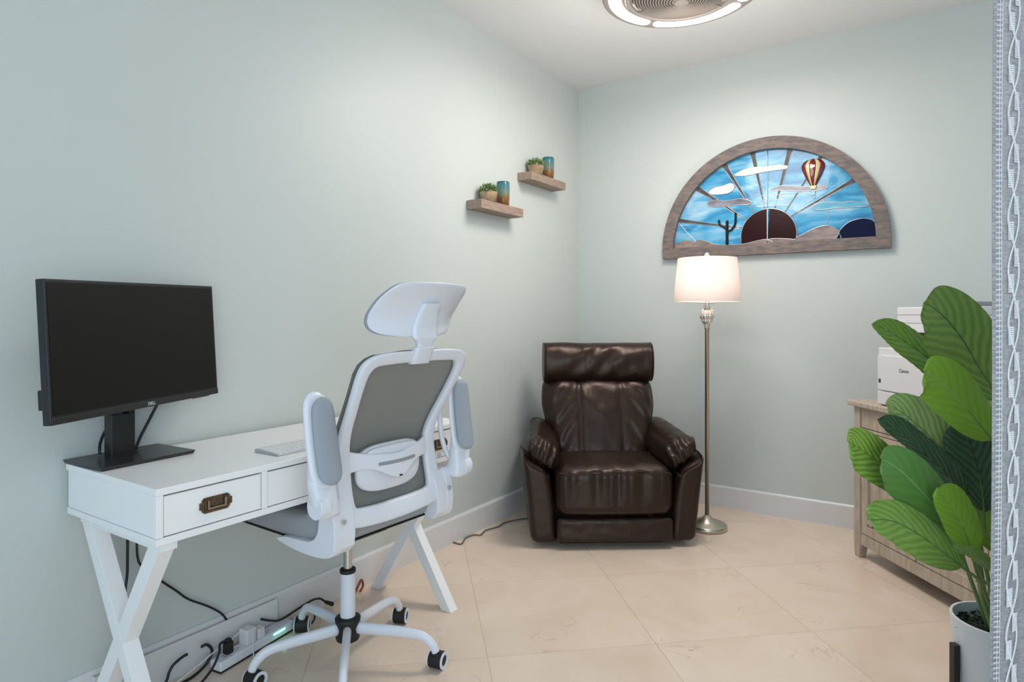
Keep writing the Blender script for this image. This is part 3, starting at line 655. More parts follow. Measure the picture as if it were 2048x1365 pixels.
def glassm(name, hh):
    m = bpy.data.materials.new(name); m.use_nodes = True; nt = m.node_tree; b = nt.nodes['Principled BSDF']
    tc = nt.nodes.new('ShaderNodeTexCoord'); sp = nt.nodes.new('ShaderNodeSeparateXYZ'); n = nt.nodes.new('ShaderNodeTexNoise'); n.inputs['Scale'].default_value = 30
    mr_ = nt.nodes.new('ShaderNodeMath'); mr_.operation = 'MULTIPLY_ADD'; mr_.inputs[1].default_value = 1/hh
    ms = nt.nodes.new('ShaderNodeMath'); ms.operation = 'MULTIPLY_ADD'; ms.inputs[1].default_value = .35; ms.inputs[2].default_value = -.17
    r = nt.nodes.new('ShaderNodeValToRGB'); e = r.color_ramp.elements
    e[0].position = 0; e[0].color = (.30, .10, .02, 1); e[1].position = 1; e[1].color = (.02, .16, .20, 1)
    k = e.new(.35); k.color = (.45, .26, .11, 1); k = e.new(.52); k.color = (.34, .42, .34, 1); k = e.new(.92); k.color = (.10, .36, .40, 1)
    nt.links.new(tc.outputs['Object'], n.inputs['Vector']); nt.links.new(tc.outputs['Object'], sp.inputs[0]); nt.links.new(n.outputs[0], ms.inputs[0])
    nt.links.new(sp.outputs[2], mr_.inputs[0]); nt.links.new(ms.outputs[0], mr_.inputs[2]); nt.links.new(mr_.outputs[0], r.inputs[0]); nt.links.new(r.outputs[0], b.inputs['Base Color'])
    b.inputs['Transmission Weight'].default_value = .55; b.inputs['Roughness'].default_value = .12; b.inputs['IOR'].default_value = 1.35
    bp = nt.nodes.new('ShaderNodeBump'); bp.inputs['Strength'].default_value = .3; bp.inputs['Distance'].default_value = .003; nt.links.new(n.outputs[0], bp.inputs['Height']); nt.links.new(bp.outputs[0], b.inputs['Normal'])
    return m
m_hur = glassm('hurricane_glass', .138)
def tumbler(Y0, x, ztop, label, cat='vase'):
    p = wallpt(Y0)+DL*x+NL*.055; bm = newbm()
    lathe(bm, [(.0, 0), (.031, 0), (.034, .004), (.0375, .05), (.038, .10), (.0365, .134), (.035, .138), (.0335, .134), (.035, .10), (.0345, .05), (.031, .008), (0, .007)], 40)
    o = obj('glass_vase', bm, m_hur, None, smooth=True); o.location = (p.x, p.y, ztop); return tag(o, label, cat, 'glass vases on the wall shelves')
tumbler(3.435, .270, 1.799, 'teal and amber art glass vase on the lower shelf')
tumbler(3.856, .275, 2.040, 'teal and amber art glass vase on the higher shelf')

# ------------------------------------------------------------ stained glass arch on the back wall
ac = CR + DB*1.27 + NB*.002
art = empty('stained_glass_arch', (ac.x, ac.y, 1.542), math.atan2(DB.y, DB.x), 'half-round stained glass window panel with desert sunrise and hot air balloon in weathered wood frame', 'wall art')
RO, RI, ZC = .636, .566, .054
def arc(r, n, z0=0, a0=0, a1=math.pi): return [(r*math.cos(a0+(a1-a0)*k/(n-1)), ZC+r*math.sin(a0+(a1-a0)*k/(n-1))) for k in range(n)]
def loc3(x, z, y): return Vector((x, -y, z))
bm = newbm()
oo, ii = arc(RO, 49), arc(RI, 49)
for k in range(48):
    q = [oo[k], oo[k+1], ii[k+1], ii[k]]; prism(bm, q, lambda a, b_, d: loc3(a, b_, d), 0, .038)
bmesh.ops.remove_doubles(bm, verts=bm.verts[:], dist=1e-5)
inner = [f for f in bm.faces if len([1 for v in f.verts]) == 4 and False]
obj('arch_frame', bm, m_frame, art, bevel=.0)
bm = newbm(); prism(bm, [(-RO, 0), (RO, 0), (RO, ZC), (RI-.001, ZC), (RI-.001, .066), (-RI+.001, .066), (-RI+.001, ZC), (-RO, ZC)], loc3, 0, .0375); obj('sill_rail', bm, m_frame, art, bevel=.002)
m_sky = bpy.data.materials.new('blue_art_glass'); m_sky.use_nodes = True; nt = m_sky.node_tree; b = nt.nodes['Principled BSDF']
tc = nt.nodes.new('ShaderNodeTexCoord'); mp = nt.nodes.new('ShaderNodeMapping'); mp.inputs['Scale'].default_value = (3, 3, 9); n = nt.nodes.new('ShaderNodeTexNoise'); n.inputs['Scale'].default_value = 1.2; n.inputs['Detail'].default_value = 5; n.inputs['Distortion'].default_value = 1.0
r = nt.nodes.new('ShaderNodeValToRGB'); e = r.color_ramp.elements; e[0].position = .32; e[0].color = (.015, .16, .36, 1); e[1].position = .72; e[1].color = (.42, .62, .74, 1); k = e.new(.5); k.color = (.07, .36, .60, 1)
nt.links.new(tc.outputs['Object'], mp.inputs[0]); nt.links.new(mp.outputs[0], n.inputs['Vector']); nt.links.new(n.outputs[0], r.inputs[0]); nt.links.new(r.outputs[0], b.inputs['Base Color'])
b.inputs['Roughness'].default_value = .08; b.inputs['Coat Weight'].default_value = .6
bp = nt.nodes.new('ShaderNodeBump'); bp.inputs['Strength'].default_value = .25; bp.inputs['Distance'].default_value = .01; nt.links.new(n.outputs[0], bp.inputs['Height']); nt.links.new(bp.outputs[0], b.inputs['Normal'])
def gl(name, c, c2=None, sc_=5): return M(name, c, .09 if max(c) > .1 else .25, col2=c2, noise_scale=sc_, coat=.5 if max(c) > .1 else 0, spec=.5 if max(c) > .1 else .2, stretch=(2, 2, 6), bump=.2, bump_scale=8)
g_grey = gl('smoky_glass', (.30, .30, .34), (.14, .13, .16)); g_ray = gl('dark_ray_glass', (.06, .055, .055), (.12, .11, .11)); g_white = gl('white_glass', (.80, .76, .80)); g_sun = gl('maroon_glass', (.022, .002, .003))
g_red = gl('red_glass', (.16, .004, .006)); g_yel = gl('cream_glass', (.62, .58, .26), (.52, .46, .2)); g_blue = gl('navy_glass', (.002, .003, .022), (.003, .004, .035)); g_sand = gl('sand_glass', (.36, .26, .22), (.20, .15, .14), 8); g_dark = gl('black_glass', (.008, .014, .016))
g_lblue = gl('pale_blue_glass', (.22, .50, .66), (.10, .36, .52)); g_came = M('lead_came', (.62, .62, .64), .3, metal=.8)
BK = .008
sunc = (.008, .105)
rays = [((-.5285, .2425), .022, (-.13, .165)), ((-.411, .433), .027, (-.112, .21)), ((-.245, .556), .027, (-.068, .25)), ((-.081, .61), .027, (-.012, .276)), ((.128, .605), .030, (.045, .27)), ((.292, .539), .018, (.10, .24)), ((.456, .385), .025, (.135, .215))]
def inside(p, r=RI-.001):
    return p
# sky sectors between rays, from the sun to the arch
angs = [math.pi] + [math.atan2(o_[1]-sunc[1], o_[0]-sunc[0]) for o_, w_, i_ in rays] + [0.0]
def hit(a, r=RI+.012):
    dx, dz = math.cos(a), math.sin(a); cx, cz = sunc[0], sunc[1]-ZC
    bq = cx*dx+cz*dz; cq = cx*cx+cz*cz-r*r; t = -bq+math.sqrt(bq*bq-cq); return (sunc[0]+dx*t, sunc[1]+dz*t)
bm = newbm(); prism(bm, [(-RI-.01, .055), (RI+.01, .055), (RI+.01, .107), (-RI-.01, .107)], loc3, .004, BK); obj('sky_pane', bm, m_sky, art)
for a0, a1 in zip(angs, angs[1:]):
    n_ = max(3, int(abs(a1-a0)/.06)); poly = [sunc]+[hit(a0+(a1-a0)*k/n_) for k in range(n_+1)]
    bm = newbm(); prism(bm, poly, loc3, .004, BK); obj('sky_pane', bm, m_sky, art)
    for s_ in ((a0+a1)/2,):
        pass
def came(pts, r=.0022, y=BK+.002, closed=False):
    P3 = [loc3(a, b_, y) for a, b_ in pts]; bm = newbm(); tube(bm, P3, r, 6, n=max(6, len(pts)*5), closed=closed); return obj('lead_came', bm, g_came, art, smooth=True)
def piece(name, pts, mat, y0, y1, line=True, sm=True):
    P = [(p.x, p.y) for p in spline([(a, b_, 0) for a, b_ in pts], len(pts)*4, True)] if sm else pts
    bm = newbm(); prism(bm, P, loc3, y0, y1); obj(name, bm, mat, art)
    if line: came(P[::2] if sm else P, .0018, y1, True)
for (ox, oz), w_, (ix, iz) in rays:
    d = Vector((ox-ix, oz-iz, 0)).normalized(); nn = Vector((-d.y, d.x, 0)); e_ = .008
    q = [(ox+nn.x*w_/2+d.x*e_, oz+nn.y*w_/2+d.y*e_), (ox-nn.x*w_/2+d.x*e_, oz-nn.y*w_/2+d.y*e_), (ix-nn.x*.002, iz-nn.y*.002), (ix+nn.x*.002, iz+nn.y*.002)]
    piece('sun_ray', q, g_ray, BK, BK+.002, line=False, sm=False)
    came([q[1], q[2]], .0013); came([q[0], q[3]], .0013)
# extra leading and the pale inner halo of short panes
came([(-.24, .30), (-.17, .335), (-.10, .34), (-.02, .352), (.05, .345), (.12, .35), (.20, .345), (.26, .30)], .0015)
came([(-.56, .26), (-.47, .15), (-.42, .10)], .0015); came([(.30, .30), (.33, .20), (.31, .147)], .0015); came([(.27, .36), (.253, .274)], .0015)
came([(.004, .615), (.004, .27)], .0022, BK+.004)
piece('cloud', [(-.188, .492), (-.15, .514), (-.09, .526), (.004, .520), (.06, .522), (.113, .508), (.106, .494), (.054, .493), (-.017, .491), (-.09, .484), (-.135, .481)], g_white, BK, BK+.004)
piece('cloud', [(-.343, .407), (-.311, .430), (-.257, .436), (-.215, .446), (-.190, .432), (-.196, .404), (-.235, .385), (-.319, .388)], g_white, BK, BK+.004)
piece('grey_cloud', [(-.355, .333), (-.327, .355), (-.241, .342), (-.15, .345), (-.086, .320), (-.11, .306), (-.18, .309), (-.272, .308), (-.34, .318)], g_grey, BK, BK+.0035)
piece('grey_cloud', [(.026, .377), (.061, .396), (.124, .393), (.192, .380), (.259, .372), (.286, .378), (.325, .361), (.279, .349), (.192, .355), (.089, .370)], g_grey, BK, BK+.0035)
piece('blue_cloud', [(.253, .262), (.299, .278), (.389, .269), (.452, .270), (.535, .238), (.465, .236), (.357, .240), (.273, .238)], g_lblue, BK, BK+.0035)
piece('blue_cloud', [(-.06, .29), (-.02, .325), (.0, .30), (.03, .32), (.09, .315), (.12, .28), (.06, .285)], g_lblue, BK, BK+.0022)
# sun in two halves
sr = .157; sx, sz = .008, .113
for s in (-1, 1):
    a = [(sx-.004+0*s+s*.0, .086)] + [(.004+s*(.0 if k == 0 else 0)+0, 0) for k in ()]
    pts = [(.004+s*.002, .06)] + [(sx+s*sr*math.sin(t), sz+sr*math.cos(t)) for t in [math.radians(2+k*6) for k in range(18)]]
    pts = [(max(x, .006) if s > 0 else min(x, .002), max(z, .06)) for x, z in pts]
    pts.append((pts[-1][0], .06)); piece('sun_half', pts, g_sun, BK, BK+.005, sm=False, line=False)
came([(sx+sr*math.cos(t), sz+sr*math.sin(t)) for t in [math.radians(-10+k*10) for k in range(21)]], .0022, BK+.005)
bm = newbm(); box(bm, (.004, -(BK+.006), .175), (.0055, .006, .19)); obj('centre_bar', bm, g_came, art, bevel=.001)
piece('navy_hill', [(.373, .060), (.378, .085), (.392, .118), (.434, .156), (.496, .171), (.540, .161), (.560, .140), (.566, .060)], g_blue, BK, BK+.005, sm=False)
piece('sand_dune', [(-.566, .060), (-.562, .090), (-.538, .105), (-.489, .113), (-.430, .100), (-.415, .060)], g_sand, BK, BK+.004, sm=False)
piece('sand_dune', [(-.425, .060), (-.43, .096), (-.405, .111), (-.359, .100), (-.296, .076), (-.215, .070), (-.135, .070), (-.054, .084), (.001, .088), (.001, .060)], g_sand, BK, BK+.0065, sm=False)
piece('sand_dune', [(.006, .060), (.006, .087), (.05, .090), (.089, .087), (.151, .078), (.165, .060)], g_sand, BK, BK+.0065, sm=False)
piece('sand_dune', [(.160, .060), (.162, .088), (.192, .103), (.259, .134), (.312, .147), (.352, .135), (.372, .122), (.385, .098), (.375, .060)], g_sand, BK, BK+.004, sm=False)
# balloon of curved gores, standing proud
bz, bx = .463, .252
def gore(t0_, t1_, mat, nm):
    bm = newbm()
    def f(u, v):
        z = .375+.158*v; w_ = .067*math.sin(min(1, (v*.86+.14))*math.pi*.5)**1.1*math.sqrt(max(0, 1-max(0, (v-.62)/.38)**2.2))
        t = t0_+(t1_-t0_)*u
        return Vector((bx+w_*t, -(BK+.004+.022*math.sqrt(max(0, 1-t*t*.85))*math.sqrt(max(0, math.sin(v*math.pi)))), z))
    grid(bm, f, 8, 20); bmesh.ops.remove_doubles(bm, verts=bm.verts[:], dist=1e-5); bmesh.ops.solidify(bm, geom=bm.faces[:], thickness=.003); obj(nm, bm, mat, art, smooth=True)
gore(-1, -.62, g_red, 'balloon_gore'); gore(-.62, -.30, g_yel, 'balloon_gore'); gore(-.30, .28, g_red, 'balloon_gore'); gore(.28, .62, g_yel, 'balloon_gore'); gore(.62, 1, g_red, 'balloon_gore')
bm = newbm(); prism(bm, [(.233, .378), (.272, .378), (.264, .358), (.241, .358)], loc3, BK, BK+.012); obj('balloon_skirt', bm, g_yel, art, bevel=.001)
bm = newbm(); prism(bm, [(.242, .352), (.262, .352), (.261, .322), (.243, .322)], loc3, BK, BK+.006); obj('balloon_basket', bm, g_lblue, art, bevel=.001)
bm = newbm(); R_ = .0075
tube(bm, [loc3(-.231, .072, BK+.008), loc3(-.231, .15, BK+.008), loc3(-.231, .218, BK+.008)], .0085, 10)
tube(bm, [loc3(-.231, .165, BK+.008), loc3(-.255, .183, BK+.008), loc3(-.276, .200, BK+.008), loc3(-.281, .225, BK+.008)], .0065, 10)
tube(bm, [loc3(-.231, .15, BK+.008), loc3(-.205, .160, BK+.008), loc3(-.184, .190, BK+.008), loc3(-.180, .225, BK+.008), loc3(-.180, .262, BK+.008)], .0065, 10); obj('cactus', bm, g_dark, art, smooth=True)

# ------------------------------------------------------------ cabinet on the right
CB = Vector((1.685, 3.155, 0))
cab = empty('sideboard_cabinet', CB, AR, 'washed oak sideboard with X-braced doors behind the leafy plant', 'cabinet')
CL, CD, CH = 1.20, .38, .765          # local x toward viewer, local +y into the wall
bm = newbm(); prism(bm, [(-.025, -.022), (CL+.025, -.022), (CL+.025, CD+.004), (-.025, CD+.004)], lambda x, y, d: Vector((x, y, d)), CH-.026, CH); obj('cabinet_top', bm, m_cab, cab, bevel=.005)
for x in (.0225, CL-.0225):
    for y in (.0225, CD-.0225):
        bm = newbm(); v = box(bm, (x, y, .4), (.045, .045, .68))
        a = box(bm, (x, y, .033), (.045, .045, .066))
        for q in a:
            if q.co.z < .03: q.co.x = x+(q.co.x-x)*.75-(.004 if x < .1 else -.004); q.co.y = y+(q.co.y-y)*.78
        obj('leg', bm, m_cab, cab, bevel=.002)
bm = newbm()
box(bm, (CL/2, .022, .095), (CL-.09, .03, .055)); box(bm, (CL/2, .022, .628), (CL-.09, .028, .014)); box(bm, (CL/2, CD/2+.02, .07), (CL-.09, CD-.06, .012))
box(bm, (CL/2, CD-.015, .41), (CL-.09, .01, .65)); box(bm, (.02, CD/2, .41), (.02, CD-.09, .66)); box(bm, (CL-.02, CD/2, .41), (.02, CD-.09, .66))
obj('carcass', bm, m_cab, cab, bevel=.0015)
bm = newbm(); box(bm, (CL/2, .040, .41), (CL-.09, .006, .655)); obj('shadow_gap', bm, m_groove, cab)
nd = 3; dw = (CL-.09)/nd
for k in range(nd):
    x0 = .045+k*dw; xm = x0+dw/2
    bm = newbm(); box(bm, (xm, .018, .688), (dw-.007, .022, .098)); d = obj('drawer', bm, m_cab, cab, bevel=.002)
    bm = newbm(); lathe(bm, [(.005, 0), (.005, .012), (.013, .018), (.012, .026), (0, .028)], 20); bmesh.ops.rotate(bm, cent=(0, 0, 0), matrix=Matrix.Rotation(math.pi/2, 3, 'X'), verts=bm.verts[:]); bmesh.ops.translate(bm, verts=bm.verts[:], vec=(xm, .008, .688)); obj('knob', bm, m_stand, d, smooth=True)
    bm = newbm(); z0, z1 = .1265, .6175; st = .042
    for xx in (x0+.0035+st/2, x0+dw-.0035-st/2): box(bm, (xx, .016, (z0+z1)/2), (st, .020, z1-z0))
    for zz in (z0+st/2, z1-st/2): box(bm, (xm, .016, zz), (dw-.007-2*st, .020, st))
    dr = obj('door', bm, m_cab, cab, bevel=.0015)
    npl = 4
    for j in range(npl):
        ww = (dw-.007-2*st)/npl; bm = newbm(); box(bm, (x0+.0035+st+ww*(j+.5), .027, (z0+z1)/2), (ww-.0025, .010, z1-z0-2*st+.004)); obj('door_plank', bm, m_cab, dr, bevel=.0012)
    ia, ib = x0+.0035+st, x0+dw-.0035-st; ja, jb = z0+st, z1-st
    for q, yo in ((((ia, ja), (ib, jb)), .0), (((ia, jb), (ib, ja)), .0008)):
        bm = newbm(); p_, q_ = Vector((q[0][0], 0, q[0][1])), Vector((q[1][0], 0, q[1][1])); dd = (q_-p_).normalized()
        bar(bm, p_+Vector((0, .016+yo, 0))+dd*.012, q_+Vector((0, .016+yo, 0))-dd*.012, .034, .014, side=(dd.z, 0, -dd.x)); obj('door_brace', bm, m_cab, dr, bevel=.0015)

# ------------------------------------------------------------ printer
PB = CB + DR*.165 + Vector((.9953, .0964, 0))*0.012
prn = empty('laser_printer', (PB.x, PB.y, CH), AR, 'white laser printer and scanner on top of the sideboard behind the plant leaves', 'printer')
PL, PD, PH = .46, .36, .268
bm = newbm(); box(bm, (PL/2, PD/2, PH/2+.034), (PL, PD, PH-.068+.0)) ; box(bm, (PL/2, PD/2+.004, .034), (PL-.006, PD-.01, .068)); box(bm, (PL/2, PD/2+.11, PH-.02), (PL-.01, PD-.23, .09))
obj('printer_body', bm, m_print, prn, bevel=.004)
bm = newbm(); box(bm, (PL/2, -.003, .153), (PL-.004, .008, .162)); obj('front_door', bm, m_print, prn, bevel=.003)
bm = newbm(); box(bm, (PL/2, -.003, .037), (PL-.004, .008, .060)); obj('paper_tray', bm, m_print, prn, bevel=.003)
bm = newbm(); box(bm, (PL/2, .22, PH+.035), (PL-.05, .22, .075)); obj('output_cavity', bm, m_black, prn)
bm = newbm(); box(bm, (PL/2, .225, PH+.130), (PL-.03, .29, .115)); sc1 = obj('scanner_unit', bm, m_print, prn, bevel=.006)
bm = newbm()
for z in (.115, .152): box(bm, (PL/2, .225, PH+z), (PL-.0285, .2915, .0022))
obj('seam_line', bm, m_slot, sc1)
bm = newbm(); box(bm, (PL*.62, .225, PH+.196), (PL*.55, .26, .022)); obj('document_feeder', bm, M('feeder_grey', (.30, .30, .31), .4), prn, bevel=.004)
bm = newbm(); box(bm, (PL*.80, .105, PH+.165), (.14, .06, .05)); obj('control_panel', bm, m_black, prn, bevel=.003)
bm = newbm(); box(bm, (.020, -.0078, .115), (.013, .002, .017)); obj('status_mark', bm, m_ink, prn)
mt = Matrix(((1, 0, 0, .178), (0, 0, -1, -.0072), (0, 1, 0, .165), (0, 0, 0, 1))); txt('lettering', 'Canon', .0225, m_ink, prn, mt)

# ------------------------------------------------------------ potted plant
plant = empty('potted_plant', (1.298, 1.70, 0), 0, 'tall artificial plant with broad green leaves in a white pot on a dark stand', 'plant')
PO = Vector((1.298, 1.70, 0))
bm = newbm(); lathe(bm, [(.0, .115), (.085, .115), (.098, .13), (.1125, .372), (.1125, .377), (.1055, .377), (.104, .34), (0, .338)], 64); obj('pot', bm, m_pot, plant, smooth=False, bevel=.0015)
bm = newbm(); lathe(bm, [(.104, .335), (.075, .350), (0, .355)], 32, cap=False)
for k in range(520):
    a = random.uniform(0, 6.283); r_ = .1*math.sqrt(random.random()); p = Vector((r_*math.cos(a), r_*math.sin(a), .348)); d = Vector((random.uniform(-1, 1), random.uniform(-1, 1), random.uniform(.2, 1))).normalized()*random.uniform(.008, .02); s_ = d.orthogonal().normalized()*.005
    bm.faces.new([bm.verts.new(q) for q in (p-s_, p+s_, p+d)])
tag(obj('moss', bm, m_soil, plant), kind='stuff')
for k in range(4):
    a = math.radians(177+90*k); d = Vector((math.cos(a), math.sin(a), 0)); bm = newbm()
    box(bm, d*.118+Vector((0, 0, .155)), (.016, .022, .31), rotz(a)); obj('stand_leg', bm, m_stand, plant, bevel=.002)
bm = newbm()
for a in (math.radians(-3), math.radians(87)): box(bm, (0, 0, .103), (.23, .02, .022), rotz(a))
obj('stand_cross', bm, m_stand, plant, bevel=.002)
def leafmat(name, c, c2, vein, nv=13, sharp=.5):
    m = bpy.data.materials.new(name); m.use_nodes = True; nt = m.node_tree; b = nt.nodes['Principled BSDF']; b.inputs['Roughness'].default_value = .38
    uv = nt.nodes.new('ShaderNodeUVMap'); sp = nt.nodes.new('ShaderNodeSeparateXYZ'); nt.links.new(uv.outputs[0], sp.inputs[0])
    def mth(op, a, b_=None, c_=None):
        n_ = nt.nodes.new('ShaderNodeMath'); n_.operation = op
        for i_, v_ in enumerate((a, b_, c_)):
            if v_ is None: continue
            if isinstance(v_, (int, float)): n_.inputs[i_].default_value = v_
            else: nt.links.new(v_, n_.inputs[i_])
        return n_.outputs[0]
    au = mth('ABSOLUTE', mth('SUBTRACT', sp.outputs[0], .5))
    ph = mth('SUBTRACT', mth('MULTIPLY', sp.outputs[1], nv), mth('MULTIPLY', au, nv*.72))
    nn = nt.nodes.new('ShaderNodeTexNoise'); nn.inputs['Scale'].default_value = 6; nt.links.new(uv.outputs[0], nn.inputs['Vector'])
    ph = mth('ADD', ph, mth('MULTIPLY', nn.outputs[0], .8))
    st = mth('MULTIPLY_ADD', mth('SINE', mth('MULTIPLY', ph, 6.283)), .5, .5)
    r = nt.nodes.new('ShaderNodeValToRGB'); r.color_ramp.elements[0].position = .1; r.color_ramp.elements[1].position = .9; r.color_ramp.elements[0].color = (*c2, 1); r.color_ramp.elements[1].color = (*c, 1)
    nt.links.new(st, r.inputs[0]); rib = nt.nodes.new('ShaderNodeValToRGB'); rib.color_ramp.elements[0].position = .006; rib.color_ramp.elements[0].color = (1, 1, 1, 1); rib.color_ramp.elements[1].position = .016; rib.color_ramp.elements[1].color = (0, 0, 0, 1); nt.links.new(au, rib.inputs[0])
    mx_ = nt.nodes.new('ShaderNodeMixRGB'); mx_.inputs[2].default_value = (*vein, 1); nt.links.new(rib.outputs[0], mx_.inputs[0]); nt.links.new(r.outputs[0], mx_.inputs[1]); nt.links.new(mx_.outputs[0], b.inputs['Base Color'])
    bp = nt.nodes.new('ShaderNodeBump'); bp.inputs['Strength'].default_value = sharp; bp.inputs['Distance'].default_value = .003; nt.links.new(st, bp.inputs['Height']); nt.links.new(bp.outputs[0], b.inputs['Normal'])
    return m
lm_mid = leafmat('leaf_mid_green', (.20, .34, .055), (.135, .26, .038), (.03, .09, .015), 9)
lm_bright = leafmat('leaf_bright_green', (.20, .38, .025), (.175, .34, .022), (.20, .36, .10), 8, .15)
lm_pale = leafmat('leaf_pale_green', (.36, .48, .17), (.22, .35, .09), (.10, .19, .03), 10)
lm_dark = leafmat('leaf_dark_green', (.035, .10, .03), (.016, .055, .018), (.01, .03, .01), 10)
lm_plain = leafmat('leaf_plain_green', (.105, .25, .05), (.09, .225, .045), (.20, .36, .14), 7, .15)
lm_yel = leafmat('leaf_yellow_green', (.28, .44, .07), (.15, .28, .035), (.12, .22, .02), 11)
m_stem = M('leaf_stem', (.10, .18, .05), .5)
def leaf(mid, W_, nrm, mat, stem=None, fold=.25, cup=.25, asym=.46, ripple=.0011, tipw=.6, label=None):
    """mid: midrib points from base to tip (world). nrm: direction the face looks to."""
    P = spline(mid, 40); bm = newbm(); uvl = bm.loops.layers.uv.new('UVMap'); nrm = Vector(nrm).normalized(); nu = 25; V = []
    for i, p in enumerate(P):
        s = i/39; t = (P[min(i+1, 39)]-P[max(i-1, 0)]).normalized(); sd = t.cross(nrm).normalized(); nn = sd.cross(t).normalized()
        w_ = W_/2*(math.sin(math.pi*min(1, s**asym*1.0 if s < 1 else 1)) if False else (max(0, s)**.55*max(0, 1-s)**tipw)/((.55/(.55+tipw))**.55*(tipw/(.55+tipw))**tipw))
        row = []
        for j in range(nu):
            u_ = -1+2*j/(nu-1); a_ = abs(u_); x = u_*w_; h_ = fold*w_*a_-cup*w_*a_*a_
            h_ += ripple*math.sin(2*math.pi*(s*13-a_*4.7))*min(1, w_/.02)*a_**.5 + .004*math.sin(s*9+u_*2+W_*50)*a_
            row.append(bm.verts.new(p+sd*x+nn*h_-PO))
        V.append(row)
    for i in range(39):
        for j in range(nu-1):
            f = bm.faces.new((V[i][j], V[i][j+1], V[i+1][j+1], V[i+1][j]))
            for l, (ii_, jj_) in zip(f.loops, ((i, j), (i, j+1), (i+1, j+1), (i+1, j))): l[uvl].uv = (jj_/(nu-1), ii_/39)
    o = obj('leaf', bm, mat, plant, smooth=True)
    if label: o['label'] = label
    bm = newbm(); ro_ = P[0]; base = PO+Vector(stem if stem else (0, 0, 0))+Vector((0, 0, .345)); d0 = (P[0]-P[2]).normalized()
    mdl = ro_*.45+base*.55+Vector((0, 0, .03))
    tube(bm, [P[14]-PO-nrm*.001, P[6]-PO-nrm*.001, ro_-PO, ro_+d0*.05-PO, mdl-PO, base-PO], .004, 8, n=26, radii=[.0012, .002, .003, .0035, .0045, .0055]); obj('stem', bm, m_stem, o, smooth=True)
cam_n = lambda x=0, z=.3: Vector((-.55+x, -1, z))
L_ = lambda pts: [PX(*p) for p in pts]
leaf(L_([(2000, 800, 1.72), (1958, 735, 1.71), (1922, 675, 1.69), (1884, 630, 1.67), (1848, 604, 1.65)]), .172, cam_n(0, .35), lm_mid, (.03, .0, 0), fold=.10, cup=.12, tipw=.42)
leaf(L_([(1902, 768, 1.80), (1862, 722, 1.80), (1810, 684, 1.79), (1775, 661, 1.785), (1744, 648, 1.78)]), .098, cam_n(.1, .6), lm_mid, (.0, .04, 0), fold=.3, cup=.2, tipw=.75)
leaf(L_([(1985, 882, 1.57), (1950, 838, 1.57), (1908, 790, 1.57), (1872, 755, 1.57), (1848, 742, 1.57)]), .125, cam_n(0, .5), lm_bright, (.02, -.03, 0), fold=.25, cup=.3, tipw=.40)
leaf(L_([(1915, 942, 1.68), (1882, 898, 1.68), (1842, 857, 1.67), (1805, 826, 1.65), (1772, 808, 1.64)]), .135, cam_n(0, .6), lm_pale, (-.02, -.03, 0), fold=.12, cup=.15, tipw=.6)
leaf(L_([(1935, 1005, 1.62), (1890, 950, 1.615), (1840, 900, 1.61), (1795, 862, 1.60), (1757, 838, 1.60)]), .085, cam_n(.2, .9), lm_dark, (-.02, .03, 0), fold=.35, cup=.1, tipw=.6)
leaf(L_([(1862, 992, 1.62), (1812, 962, 1.62), (1765, 930, 1.61), (1722, 900, 1.59), (1696, 884, 1.57)]), .118, cam_n(0, .7), lm_yel, (-.04, -.02, 0), fold=.2, cup=.25, tipw=.38)
leaf(L_([(1912, 1068, 1.56), (1880, 1028, 1.555), (1838, 978, 1.55), (1796, 938, 1.54), (1762, 918, 1.53)]), .122, cam_n(0, .6), lm_plain, (-.03, -.04, 0), fold=.15, cup=.25, tipw=.42)
leaf(L_([(1968, 1025, 1.64), (1962, 970, 1.64), (1950, 915, 1.64), (1935, 870, 1.645), (1922, 842, 1.65)]), .120, cam_n(.2, .3), lm_dark, (.02, -.02, 0), fold=.2, cup=.3, tipw=.42)
leaf(L_([(1945, 1112, 1.50), (1932, 1070, 1.50), (1915, 1030, 1.50), (1895, 998, 1.50), (1876, 976, 1.50)]), .088, cam_n(.3, .5), lm_bright, (-.01, -.05, 0), fold=.25, cup=.2, tipw=.45)
leaf(L_([(1925, 1136, 1.50), (1880, 1100, 1.50), (1832, 1066, 1.49), (1785, 1043, 1.47), (1738, 1040, 1.45)]), .112, cam_n(0, .75), lm_mid, (-.05, -.05, 0), fold=.18, cup=.28, tipw=.42)
leaf(L_([(2000, 1150, 1.45), (1968, 1124, 1.45), (1935, 1108, 1.44), (1905, 1098, 1.43)]), .045, cam_n(0, 1.4), lm_mid, (.0, -.05, 0), fold=.3, cup=.1, tipw=.45)
leaf(L_([(1990, 1105, 1.66), (1982, 1060, 1.66), (1968, 1010, 1.66), (1950, 960, 1.66)]), .085, cam_n(.2, .4), lm_bright, (.03, .0, 0), fold=.2, cup=.2, tipw=.5)
leaf(L_([(1972, 990, 1.78), (1950, 940, 1.78), (1925, 900, 1.78), (1900, 868, 1.78)]), .08, cam_n(.2, .4), lm_plain, (.03, .03, 0), fold=.2, cup=.2, tipw=.5)
# leaves on the far side, behind the curtain
V3 = Vector
leaf([PO+V3((.03, .02, .62)), PO+V3((.10, .03, .72)), PO+V3((.18, .03, .80)), PO+V3((.26, .02, .82))], .12, (-.2, -.8, 1), lm_mid, (.04, .02, 0))
leaf([PO+V3((.04, .02, .45)), PO+V3((.12, .05, .52)), PO+V3((.20, .08, .56)), PO+V3((.27, .09, .54))], .11, (-.2, -.8, 1), lm_plain, (.05, .02, 0))
leaf([PO+V3((.03, .06, .70)), PO+V3((.06, .12, .82)), PO+V3((.08, .17, .92)), PO+V3((.09, .2, .98))], .12, (0, -.9, .6), lm_pale, (.03, .04, 0))

